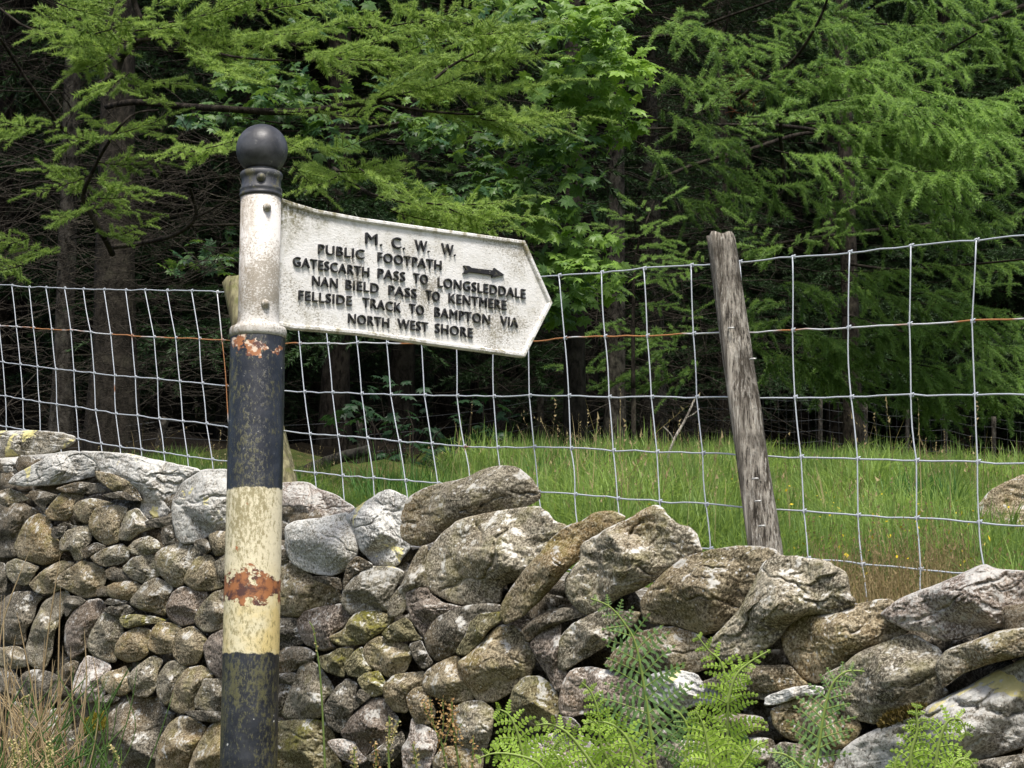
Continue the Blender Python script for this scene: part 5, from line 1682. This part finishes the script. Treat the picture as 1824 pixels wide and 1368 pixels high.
# invert depth to ground y: walk on the field plane
n_ = np.array([.046, -.159, 1.0])
gy = np.empty_like(gx)
for i_ in range(len(gx)):
    Yd = pts_g[i_, 1]
    # depth = y*CS + (z-EYE)*SN with z on the plane
    gy[i_] = (Yd - (1.268 - .046 * gx[i_] - EYE) * SN) / (CS + .159 * SN)
gzv = ground_z(gx, gy)
sN, nN_ = sn_of(gx, gy)
patch = fbm(np.stack([gx * 1.5, gy * 1.5, np.zeros_like(gx)], 1), 3)
dry = fbm(np.stack([gx * 1.1 + 40, gy * 1.1, np.zeros_like(gx)], 1), 3)
dry2 = fbm(np.stack([gx * 2.3 + 9, gy * 2.3, np.zeros_like(gx)], 1), 2)
for i_ in range(len(gx)):
    if nN_[i_] < .12: continue
    far = pts_g[i_, 1] > 11
    k = rg.randint(4) + 5 if far else rg.randint(5)
    sc = rg.uniform(.7, 1.25) * (1 + 1.5 * np.clip(patch[i_], -.45, .8)) * (.50 if far else .58)
    if nN_[i_] < .5: sc *= .6
    shade = np.clip((900 - pts_g[i_, 0]) / 250, 0, 1)       # shorter grass on the left, tone lowered to paint in the trees' shadow
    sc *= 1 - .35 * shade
    a = rg.uniform(0, 6.28)
    m = np.eye(4); m[:2, :2] = [[math.cos(a), -math.sin(a)], [math.sin(a), math.cos(a)]]; m[:3, :3] *= sc; m[:3, 3] = (gx[i_], gy[i_], gzv[i_] - .01)
    if dry[i_] > .42 and rg.rand() < .3:
        kk = rg.randint(4); ms[kk].append(m); vs_[kk].append(rg.uniform(.1, .8)); continue
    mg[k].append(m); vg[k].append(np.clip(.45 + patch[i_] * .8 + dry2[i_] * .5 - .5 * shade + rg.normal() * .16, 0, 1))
    if rg.rand() < (.03 if not far else .014):
        kk = rg.randint(4); m2 = m.copy(); m2[:3, :3] *= 1.15; ms[kk].append(m2); vs_[kk].append(rg.uniform(.3, 1))
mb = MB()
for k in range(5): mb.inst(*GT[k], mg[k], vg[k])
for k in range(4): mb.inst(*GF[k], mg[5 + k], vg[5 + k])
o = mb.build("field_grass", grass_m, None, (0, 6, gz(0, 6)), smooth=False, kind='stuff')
tag(o, "rough green meadow grass filling the field behind the mesh fence", "grass")
mb = MB()
for k in range(4): mb.inst(*ST[k], ms[k], vs_[k])
# withered thatch on the bank right behind the wall
for k in range(380):
    px = rg.uniform(1470, 1730); py = rg.uniform(1000, 1075)
    p = ground_hit(px, py + 20); p[2] = gz(p[0], p[1])
    a = rg.uniform(0, 6.28); m = np.eye(4); m[:2, :2] = [[math.cos(a), -math.sin(a)], [math.sin(a), math.cos(a)]]
    m[:3, :3] *= rg.uniform(.3, .6); m[:3, 3] = p
    mb.inst(*ST[k % 4], [m], [rg.uniform(0, .4)])
o = mb.build("dry_grass", straw_m, None, (0, 6, gz(0, 6)), smooth=False, kind='stuff')
tag(o, "pale dry seeding grass stalks scattered through the green field", "dry grass")
# buttercups
mb = MB()
for k in range(300):
    px, py = rg.uniform(1320, 1824), rg.uniform(930, 1030)
    if rg.rand() < .25: px, py = rg.uniform(640, 1824), rg.uniform(860, 1000)
    p = ground_hit(px, py + 20); p[2] = gz(p[0], p[1]) + rg.uniform(.05, .16)
    u = rg.normal(size=3) * .0024; v = rg.normal(size=3) * .0024
    mb.add(np.array([p - u, p - v, p + u, p + v]), np.array([[0, 1, 2, 3]]), .5)
o = mb.build("buttercup_flowers", NT("buttercup_yellow").fin((.55, .42, .02), .5), None, (0, 6, gz(0, 6)), smooth=False, kind='stuff')
tag(o, "tiny yellow buttercups dotted over the near field grass", "flowers")

# rush clumps and tall tussocks, each its own plant
def rush(px, py, n, hgt, spread, lean, label, mat, group=None, seed=0, wid=.004):
    p = ground_hit(px, py); p[2] = gz(p[0], p[1]) - .01
    V, T = grass_tuft(n, hgt, spread, lean, seed, wid)
    r = np.random.RandomState(seed)
    var = np.repeat(np.clip(.5 + r.normal(size=n) * .25, 0, 1), 7)
    o = mesh_np("rush_clump", V + p, T, mat, None, p, var, False)
    tag(o, label, "rush", group)
rush(1645, 945, 420, .26, .13, .40, "spiky dark green rush clump in the field left of the field boulder", deepgrass_m, seed=5)
rush(1560, 800, 300, .55, .40, .35, "broad pale green tussock on the far crest of the field", grass_m, seed=6, wid=.008)
rush(1260, 915, 260, .24, .20, .55, "bright arching grass tussock behind the jagged boulder", grass_m, seed=7)
rush(720, 890, 200, .30, .20, .5, "shaded grass tussock behind the yellow splashed rock", deepgrass_m, seed=8)
rush(1430, 960, 160, .12, .12, .5, "low dark leafy tussock right of the leaning post's foot", deepgrass_m, seed=9, wid=.008)

rush(1345, 870, 240, .16, .16, .5, "rounded grass hummock right behind the leaning post", grass_m, seed=10, wid=.006)
rush(1740, 985, 260, .17, .16, .5, "low bright tussock below the field boulder", grass_m, seed=11, wid=.006)
rush(1110, 880, 260, .22, .18, .55, "loose grass tussock in the middle of the field between two wires", deepgrass_m, seed=12, wid=.005)
rush(1480, 885, 240, .22, .20, .5, "wide mid green tussock between the leaning post and the spiky rush", grass_m, seed=13, wid=.006)
rush(1010, 905, 220, .24, .16, .5, "dark tussock just right of the rounded grey boulder", deepgrass_m, seed=14, wid=.005)
# boulder in the field
p = np.array([[1742, 905], [1762, 880], [1790, 862], [1824, 848], [1880, 842], [1960, 850], [2020, 880], [2050, 940], [1960, 1010], [1850, 1000], [1765, 960]], float)
Yb = 6.05
V, q, t = stone_geo(p, 900, angular=.5, thick=.5, n=90, rings=44, depth_fn=lambda a, b: Yb)
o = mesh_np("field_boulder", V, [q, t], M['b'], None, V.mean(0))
tag(o, "brown domed boulder half sunk in the field at the right edge", "boulder")

# fallen log and bent dead stem
logp = [W(526, 846, 10.2), W(560, 832, 10.1), W(605, 815, 10.0), W(643, 806, 9.9), W(660, 800, 9.9)]
mb = MB(); P = smooth_path(logp); mb.tube(P, np.linspace(.030, .026, len(P)) * (1 + .1 * fbm(np.stack([np.arange(len(P)) * .6, np.zeros(len(P)), np.zeros(len(P))], 1), 2)), 10)
o = mb.build("fallen_log", bark_pale_m, None, logp[2]); tag(o, "weathered fallen log lying in grass right of the signpost pole", "log")
P = smooth_path([W(1184, 866, 8.2), W(1188, 825, 8.2), W(1200, 785, 8.2), W(1222, 745, 8.25), W(1240, 705, 8.3)])
P[0][2] = gz(P[0][0], P[0][1]) - .02
mb = MB(); mb.tube(P, np.linspace(.008, .004, len(P)), 6)
for a_, b_ in [((1200, 785), (1182, 760)), ((1222, 745), (1246, 728))]:
    mb.tube(smooth_path([W(*a_, 8.2), W((a_[0] + b_[0]) / 2 + 3, (a_[1] + b_[1]) / 2, 8.2), W(*b_, 8.2)]), .0025, 5)
o = mb.build("dead_stem", post_m, None, P[0]); tag(o, "bent bare dead stem standing in the field left of the leaning post", "stem")

s = NT("dull_old_wire"); dull_m = s.fin((0.10, 0.105, 0.11), .7, .2)
# far fence round the wood
ff = empty("field_fence", W(1105, 800, 19) * np.array([1, 1, 0]) + np.array([0, 0, gz(*W(1105, 800, 19)[:2])]))
tag(ff, "distant wire fence on thin wooden posts along the edge of the wood", "fence")
fb = world_of(ff)
FPOSTS = [(-60, 770, 13.5, 14, 0), (287, 743, 12.0, 15, 13), (640, 745, 14.0, 13, -3), (962, 708, 17.5, 13, 0), (1105, 700, 19.0, 17, -4), (1232, 702, 20.5, 13, -3), (1345, 704, 21.5, 9, 0), (1461, 708, 22.5, 9, 0), (1541, 712, 23, 10, 0), (1616, 722, 23.3, 8, 0), (1684, 728, 23.5, 9, 0), (1770, 742, 23.5, 9, 0), (1880, 750, 23.5, 10, 0)]
tops = []
for k, (px, py, Yd, w, ln) in enumerate(FPOSTS):
    a = W(px + (8 if ln > 5 else 0), py, Yd)
    b = W(px - ln, py + 90, Yd); b = a + (b - a) * (a[2] - gz(a[0], a[1]) + .2) / (a[2] - b[2])
    if b[2] > a[2] - .3: b = a - np.array([0, 0, .9])
    mb = MB(); n = 8
    mb.tube(np.array([b + (a - b) * t_ for t_ in np.linspace(0, 1, n)]), np.full(n, w / F * Yd / 2), 9)
    mb.build("fence_post", bark_pale_m, ff, b)
    tops.append((a, b))
for h_ in (0.02, .12, .24, .36, .48, .62):
    P = []
    for (a, b), (a2, b2) in zip(tops[:-1], tops[1:]):
        A_ = a - np.array([0, 0, h_]); B_ = a2 - np.array([0, 0, h_])
        for t_ in np.linspace(0, 1, 8, endpoint=False): P.append(A_ + (B_ - A_) * t_ - np.array([0, 0, .03 * math.sin(t_ * math.pi)]))
    mb = MB(); mb.tube(np.array(P), .0016, 4, False); mb.build("line_wire", dull_m, ff, fb)
mb = MB()
for (a, b), (a2, b2) in zip(tops[4:-1], tops[5:]):
    for t_ in np.arange(0, 1, .15 / np.linalg.norm(a2 - a)):
        p = a + (a2 - a) * t_
        mb.tube(np.array([p - np.array([0, 0, .03]), p - np.array([0, 0, .62])]), .0011, 3, False)
mb.build("netting", dull_m, ff, fb)
for y0, y1 in [(832, 728), (826, 745), (815, 765)]:
    mb = MB(); mb.tube(smooth_path([W(905, y0, 14), W(1000, (y0 + y1) / 2 + 4, 16.5), W(1108, y1, 19)]), .0024, 4, False); mb.build("strain_wire", dull_m, ff, fb)
# ---------------------------------------------------------------- bracken
bracken_blue_m = leaf_mat("bracken_mature", (0.150, 0.280, 0.095), (0.320, 0.490, 0.200), .35, .5)
bracken_lime_m = leaf_mat("bracken_young", (0.240, 0.430, 0.045), (0.520, 0.720, 0.120), .40, .5)
stem_m = leaf_mat("bracken_stalk", (0.22, 0.31, 0.07), (0.32, 0.40, 0.11), .1, .5)
PL_V = np.array([[0, -.16, 0], [0, .16, 0], [.45, -.19, .02], [.45, .15, .02], [.85, -.10, -.02], [.85, .08, -.02], [1.05, .02, -.06]])
PL_T = np.array([[0, 2, 1], [1, 2, 3], [2, 4, 3], [3, 4, 5], [4, 6, 5]])
rb_ = np.random.RandomState(15)
def frond(path, Y, width, n, r, curl=0.2, face=0.0, first=.12, pw=.34, gap=1.0, tone=.5, tipw=.06, lw=2.1):
    """one bracken blade: path of photograph pixels from base to tip; returns (stem MB, leaflet matrices, tones)"""
    P = smooth_path(px_path(path, Y), 8)
    L = np.concatenate([[0], np.cumsum(np.linalg.norm(np.diff(P, axis=0), axis=1))])
    st = MB()
    st.tube(P, np.linspace(.0027, .0010, len(P)), 6, False, .5)
    ms, vs = [], []
    at = lambda s_: np.array([np.interp(s_, L, P[:, k]) for k in range(3)])
    wid = width / F * (Y if np.isscalar(Y) else Y[1])
    ts = np.linspace(first, .97, n)
    for i, t in enumerate(ts):
        o = at(t * L[-1]); d = unit(at(min(1, t + .03) * L[-1]) - at(max(0, t - .03) * L[-1]))
        view = unit(o - np.array([0, 0, EYE]))
        lat = unit(np.cross(d, view))
        nrm = unit(np.cross(lat, d) * -1)
        prof = (1 - ((t - first) / (1 - first)) ** 1.25) * min(1, .75 + (t - first) * 2) + tipw
        for sg in (1, -1):
            l = wid * prof * r.uniform(.85, 1.1)
            m = max(5, int(l / (.0072 * gap)))
            dd = unit(lat * sg * .85 + d * .55 + nrm * (face + r.normal() * .16) + r.normal(size=3) * .08)
            p = o.copy()
            Q = [p.copy()]
            for j in range(m):
                dd = unit(dd + (-np.array([0, 0, 1.0]) * curl * .11 - d * curl * .05) * (j / m) * 2 + d * .012)
                p = p + dd * l / m; Q.append(p.copy())
            Q = np.array(Q)
            st.tube(Q, np.linspace(.0009, .0005, len(Q)), 4, False, .5)
            up = unit(np.cross(dd, d) * sg); 
            if np.dot(up, view) > 0: up = -up
            tn = tone + r.normal() * .12
            for j in range(1, m + 1):
                ld = unit(Q[j] - Q[j - 1]); la = unit(np.cross(up, ld))
                tt = j / m
                ll = l * pw * .52 * (1 - tt) ** .8 * min(1, .55 + tt * 2.2) + .0025
                for s2 in (1, -1):
                    dl = unit(la * s2 + ld * .42 + up * r.normal() * .18 - np.array([0, 0, .12]))
                    mm = frame(dl, up + r.normal(size=3) * .12, Q[j - 1] * .5 + Q[j] * .5, 1.0)
                    mm[:3, 0] *= ll; mm[:3, 1] *= l / m * lw; mm[:3, 2] *= ll
                    ms.append(mm); vs.append(np.clip(tn + r.normal() * .10, 0, 1))
    return st, ms, vs
def bracken(label, blades, mat, seed):
    r = np.random.RandomState(seed)
    b0 = W(blades[0][0][0][0], blades[0][0][0][1], blades[0][1] if np.isscalar(blades[0][1]) else blades[0][1][0])
    foot = np.array([b0[0] + .02, b0[1] + .02, gz(b0[0], b0[1])])
    o = empty("bracken_fern", foot)
    tag(o, label, "fern", "bracken growing against the foot of the wall")
    stm = MB(); stm.tube(smooth_path([foot - np.array([0, 0, .03]), foot * .5 + b0 * .5 + np.array([.01, 0, 0]), b0]), .0045, 6, False, .5)
    stm.build("stalk", stem_m, o, foot)
    for k, bl in enumerate(blades):
        kw = bl[4] if len(bl) > 4 else {}
        st, ms, vs = frond(bl[0], bl[1], bl[2], bl[3], r, **kw)
        mb = MB(); mb.inst(PL_V, PL_T, ms, vs)
        f_ = mb.build("frond", mat, o, foot, smooth=False)
        st.build("midrib", stem_m, f_, foot)
bracken("tall upright blue green bracken frond in front of the wall, its tip drooping left", [
 ([(1172, 1400), (1164, 1340), (1150, 1240), (1133, 1150), (1112, 1110), (1085, 1080), (1052, 1066)], 2.98, 118, 14, dict(first=.16, curl=.25, tone=.45, gap=1.25, pw=.46, lw=1.35))], bracken_blue_m, 1)
bracken("lime green bracken with several bowed young fronds just left of the tall blue green frond", [
 ([(1110, 1400), (1072, 1330), (1066, 1270), (1052, 1232), (1036, 1216)], 2.92, 48, 12, dict(gap=.8, pw=.30, curl=1.65, tone=.6, tipw=.2)),
 ([(1140, 1400), (1125, 1330), (1098, 1295), (1066, 1285), (1040, 1290)], 2.90, 46, 12, dict(gap=.8, pw=.30, curl=1.50, tone=.75, tipw=.2)),
 ([(1080, 1400), (1040, 1340), (1010, 1305), (980, 1290), (955, 1292)], 2.90, 44, 12, dict(gap=.8, pw=.30, curl=1.50, tone=.7, tipw=.2))], bracken_lime_m, 2)
bracken("bright bracken at the bottom edge with ladder like curling fronds left of all other ferns", [
 ([(950, 1400), (932, 1345), (920, 1300), (905, 1272), (885, 1262)], 2.92, 62, 9, dict(gap=.8, pw=.30, curl=1.35, tone=.7, tipw=.25)),
 ([(990, 1400), (960, 1360), (920, 1345), (880, 1342), (850, 1352)], 2.88, 44, 9, dict(gap=.8, pw=.30, curl=1.20, tone=.5, tipw=.2)),
 ([(1010, 1400), (1000, 1360), (985, 1335), (1000, 1318)], 2.9, 40, 9, dict(gap=.8, pw=.30, curl=0.90, tone=.45, tipw=.2))], bracken_lime_m, 3)
bracken("leafy yellow green bracken with a knotted tip in front of the fluted rock", [
 ([(1300, 1400), (1296, 1320), (1296, 1230), (1284, 1180), (1262, 1158), (1240, 1130)], 2.94, 84, 12, dict(gap=.8, pw=.30, curl=0.83, tone=.55, tipw=.10)),
 ([(1272, 1400), (1262, 1335), (1252, 1290), (1238, 1265)], 2.88, 56, 10, dict(gap=.8, pw=.30, curl=1.35, tone=.85, tipw=.25)),
 ([(1296, 1250), (1310, 1205), (1335, 1180), (1372, 1158)], 2.92, 34, 9, dict(gap=.8, pw=.30, curl=0.45, tone=.5, first=.05)),
 ([(1290, 1400), (1330, 1350), (1345, 1330), (1368, 1320)], 2.90, 34, 9, dict(gap=.8, pw=.30, curl=1.35, tone=.6))], bracken_lime_m, 4)
bracken("slender blue green bracken leaning right in front of the speckled grey boulder", [
 ([(1446, 1400), (1456, 1345), (1468, 1270), (1482, 1220), (1508, 1196), (1540, 1196)], 2.84, 76, 12, dict(first=.20, curl=.35, tone=.5, gap=1.1, pw=.44, lw=1.4)),
 ([(1450, 1400), (1430, 1370), (1400, 1345), (1368, 1340)], 2.82, 44, 9, dict(gap=.8, pw=.30, curl=0.60, tone=.4))], bracken_blue_m, 5)
bracken("curled lime bracken against the big yellow lichened slab at bottom right", [
 ([(1665, 1400), (1668, 1350), (1678, 1305), (1692, 1282), (1712, 1284), (1722, 1310)], 2.66, 50, 10, dict(gap=.8, pw=.30, curl=1.80, tone=.7, tipw=.25)),
 ([(1630, 1400), (1622, 1350), (1634, 1300), (1632, 1270), (1634, 1254)], 2.66, 40, 10, dict(gap=.8, pw=.30, curl=1.65, tone=.75, tipw=.2)),
 ([(1690, 1400), (1700, 1360), (1724, 1352), (1740, 1375)], 2.64, 34, 9, dict(gap=.8, pw=.30, curl=1.50, tone=.55)),
 ([(1600, 1400), (1594, 1365), (1600, 1345)], 2.66, 26, 7, dict(gap=.8, pw=.30, curl=1.35, tone=.6))], bracken_lime_m, 6)
bracken("pale green bracken half hidden between the tall frond and the yellow green clump", [
 ([(1215, 1400), (1222, 1340), (1226, 1300), (1212, 1272), (1195, 1262)], 2.97, 60, 9, dict(gap=.8, pw=.30, curl=0.75, tone=.3)),
 ([(1330, 1400), (1322, 1350), (1310, 1320), (1330, 1296)], 2.95, 50, 9, dict(gap=.8, pw=.30, curl=0.75, tone=.3))], bracken_blue_m, 7)

# ---------------------------------------------------------------- moss cushions on the wall
def moss(label, poly_px, dY, c0, c1, seed):
    r = np.random.RandomState(seed)
    q = np.array(poly_px, float)
    lo, hi = q.min(0), q.max(0)
    mb = MB(); P0m = None; k = 0
    while k < 1500:
        x, y = r.uniform(lo[0], hi[0]), r.uniform(lo[1], hi[1])
        ins = False
        for (x0, y0), (x1, y1) in zip(q, np.roll(q, -1, 0)):
            if (y0 > y) != (y1 > y) and x < (x1 - x0) * (y - y0) / (y1 - y0 + 1e-9) + x0: ins = not ins
        if not ins: continue
        k += 1
        p = W(x, y, face_depth(x, y) + dY + r.uniform(-.012, .03))
        if P0m is None: P0m = p
        d = unit(np.array([0, -.55, .7]) + r.normal(size=3) * .55) * r.uniform(.004, .010)
        sd = unit(np.cross(d, r.normal(size=3))) * .0022
        mb.add(np.array([p - sd, p + sd, p + d]), np.array([[0, 1, 2]]), np.clip(r.normal(.5, .3), 0, 1))
    o = mb.build("moss_cushion", leaf_mat("moss", c0, c1, .2, .8), None, P0m, smooth=False)
    tag(o, label, "moss")
moss("bright yellow green moss cushion on the low stone behind the rushes", [(142, 1300), (150, 1284), (166, 1272), (182, 1268), (190, 1280), (186, 1298), (170, 1304), (152, 1312)], -.035, (0.16, 0.14, 0.02), (0.42, 0.36, 0.05), 1)
moss("dark brown moss filling the joint above the big pale slab at bottom right", [(1562, 1290), (1578, 1272), (1610, 1262), (1640, 1254), (1652, 1258), (1630, 1276), (1596, 1288), (1570, 1298)], -.02, (0.035, 0.026, 0.008), (0.16, 0.12, 0.03), 2)
# ---------------------------------------------------------------- sorrel seed stalks and lone grass stem
sorrel_m = leaf_mat("rusty_sorrel_seed", (0.36, 0.20, 0.085), (0.58, 0.42, 0.20), .3, .7)
pale_seed_m = leaf_mat("pale_grass_seed", (0.42, 0.34, 0.15), (0.62, 0.54, 0.28), .3, .7)
green_stem_m = leaf_mat("grass_stem_green", (0.16, 0.24, 0.06), (0.26, 0.34, 0.10), .2, .6)
def seed_stalk(label, path, Y, frac, dens, rad, seed, mat, cat="plant", side=()):
    r = np.random.RandomState(seed)
    P = smooth_path(px_path(path, Y), 8)
    foot = P[0].copy(); foot[2] = gz(foot[0], foot[1])
    P = np.vstack([foot, P])
    o = empty("seed_stalk", foot); tag(o, label, cat, "seeding stalks in front of the wall")
    mb = MB(); mb.tube(P, np.linspace(.0026, .0010, len(P)), 5, False); 
    paths = [(P, frac)]
    for sp in side:
        Q = smooth_path(px_path(sp, Y), 6); mb.tube(Q, .0010, 4, False); paths.append((Q, .15))
    mb.build("stem", green_stem_m, o, foot)
    sd = MB()
    for Q, f0 in paths:
        L = np.concatenate([[0], np.cumsum(np.linalg.norm(np.diff(Q, axis=0), axis=1))])
        n = int(dens * L[-1] * (1 - f0))
        for k in range(n):
            s_ = (f0 + (1 - f0) * (k + r.rand()) / n) * L[-1]
            p = np.array([np.interp(s_, L, Q[:, q]) for q in range(3)]) + r.normal(size=3) * rad * .45
            u = r.normal(size=3); u *= .0028 / np.linalg.norm(u); v = np.cross(u, r.normal(size=3)); v *= .0024 / (np.linalg.norm(v) + 1e-9)
            sd.add(np.array([p - u, p - v, p + u, p + v]), np.array([[0, 1, 2, 3]]), np.clip(r.normal(.5, .3), 0, 1))
    sd.build("seed_head", mat, o, foot, smooth=False)
seed_stalk("tallest rusty sorrel stalk left of the ladder fern", [(800, 1400), (788, 1330), (772, 1290), (766, 1245)], 3.6, .35 + .5, 900, .012, 1, sorrel_m, side=[[(775, 1300), (762, 1275), (754, 1252)], [(786, 1325), (790, 1280), (788, 1245)], [(790, 1330), (802, 1290), (804, 1256)]])
seed_stalk("rusty sorrel stalk with forked tips beside the tallest sorrel", [(826, 1400), (812, 1330), (806, 1280), (805, 1250)], 3.6, .85, 900, .012, 2, sorrel_m, side=[[(812, 1330), (816, 1300), (822, 1290)]])
seed_stalk("yellowish sorrel stalk in front of the dark stones nearer the pole", [(695, 1400), (692, 1340), (694, 1290), (692, 1275)], 3.7, .86, 800, .009, 3, pale_seed_m, side=[[(694, 1330), (704, 1300), (712, 1282)]])
seed_stalk("short pale stalk at the bottom edge nearest the pole's right side", [(632, 1400), (632, 1360), (630, 1330)], 3.7, .9, 900, .009, 4, pale_seed_m)
seed_stalk("short rusty stalk between the pale stalk and the forked sorrel", [(668, 1400), (670, 1350), (668, 1322)], 3.7, .9, 900, .007, 5, sorrel_m)
seed_stalk("feathery pale grass plume low beside the ladder fern", [(746, 1400), (740, 1350), (735, 1325)], 3.55, .9, 1000, .010, 6, pale_seed_m)
seed_stalk("thin orange stalk standing under the rounded stone left of the ferns", [(838, 1400), (842, 1350), (843, 1310)], 3.5, .9, 600, .006, 7, sorrel_m)
seed_stalk("single long thin green grass stem just right of the pole", [(580, 1400), (576, 1300), (570, 1200), (563, 1150), (558, 1120), (551, 1108)], 4.0, .93, 260, .004, 8, pale_seed_m, "grass")
# ---------------------------------------------------------------- rushes and dry stalks at the lower left
def stalks(name, label, cat, lst, mat, seed, Y=(4.6, 5.0)):
    r = np.random.RandomState(seed)
    mb = MB(); f0 = None
    for x0, y0, x1, y1, w in lst:
        Yd = r.uniform(*Y)
        bow = r.normal() * .06 * abs(y1 - y0)
        P = smooth_path([W(x0, y0, Yd), W((x0 * 2 + x1) / 3 + bow * .6, (y0 * 2 + y1) / 3, Yd), W((x0 + 2 * x1) / 3 + bow * .7, (y0 + 2 * y1) / 3, Yd), W(x1, y1, Yd)], 5)
        b = P[0].copy(); b[2] = gz(b[0], b[1]) - .01
        P = np.vstack([b, P])
        if f0 is None: f0 = b
        ww = w / F * Yd / 2
        mb.tube(P, np.concatenate([np.linspace(ww, ww * .8, len(P) - 3), [ww * .6, ww * .4, ww * .15]]), 5, False, np.clip(r.normal(.5, .25), 0, 1))
    o = mb.build(name, mat, None, f0); tag(o, label, cat)
    return o
r = np.random.RandomState(44)
dry = [(18, 1400, 3, 1060, 3), (6, 1400, 28, 1130, 3), (28, 1400, 55, 975, 3), (50, 1400, 20, 1200, 3), (40, 1380, 8, 1060, 3), (60, 1400, 108, 985, 3), (80, 1400, 112, 1150, 3), (105, 1400, 108, 1045, 3.5),
       (115, 1400, 140, 1210, 3), (130, 1400, 150, 1120, 3), (95, 1400, 62, 1185, 3), (70, 1400, 80, 1130, 2.5), (30, 1400, 5, 1250, 3), (16, 1400, 40, 1260, 3), (90, 1400, 30, 1090, 3), (150, 1400, 165, 1165, 2.5)]
dry += [(r.uniform(-20, 150), 1400, r.uniform(-20, 165), r.uniform(1150, 1330), r.uniform(2, 3.2)) for _ in range(70)]
stalks("dry_rush_clump", "reddish tan dry stalks standing at the bottom left in front of the wall", "dry stalks", dry, leaf_mat("dry_red_stalk", (0.32, 0.22, 0.11), (0.62, 0.49, 0.29), .1, .6), 1)
grn = [(r.uniform(-20, 190) + q, 1400, r.uniform(-25, 200) + q * 1.1, r.uniform(1180, 1350), r.uniform(2, 4)) for q in (0, 40) for _ in range(30)]
grn += [(185, 1400, 245, 1180, 2.5), (175, 1400, 205, 1210, 2.5), (250, 1400, 310, 1230, 2.5), (150, 1400, 172, 1230, 4), (165, 1400, 155, 1240, 4), (200, 1400, 214, 1310, 3), (208, 1400, 216, 1330, 3)]
stalks("rush_clump", "green rushes growing at the bottom left among the dry stalks", "rush", grn, leaf_mat("rush_blade", (0.055, 0.125, 0.030), (0.160, 0.260, 0.070), .2, .5), 2)
for lab, pth, sd in [("creamy seed plume in the corner at bottom left", [(30, 1400), (26, 1350), (20, 1318)], 21), ("second creamy seed plume right of the corner plume", [(44, 1400), (42, 1360), (38, 1316)], 22), ("ragged pale plume among the rushes farther right", [(86, 1400), (90, 1360), (88, 1322)], 23),
                     ("curved tan plume standing clear of the rushes", [(218, 1400), (212, 1360), (204, 1340), (193, 1327)], 24), ("small bent straw coloured grass head above the rushes", [(60, 1400), (40, 1262), (50, 1240)], 25)]:
    seed_stalk(lab, pth, 4.4, .9 if sd < 24 else .93, 1500 if sd < 24 else 900, .014 if sd < 24 else .008, sd, pale_seed_m, "grass")
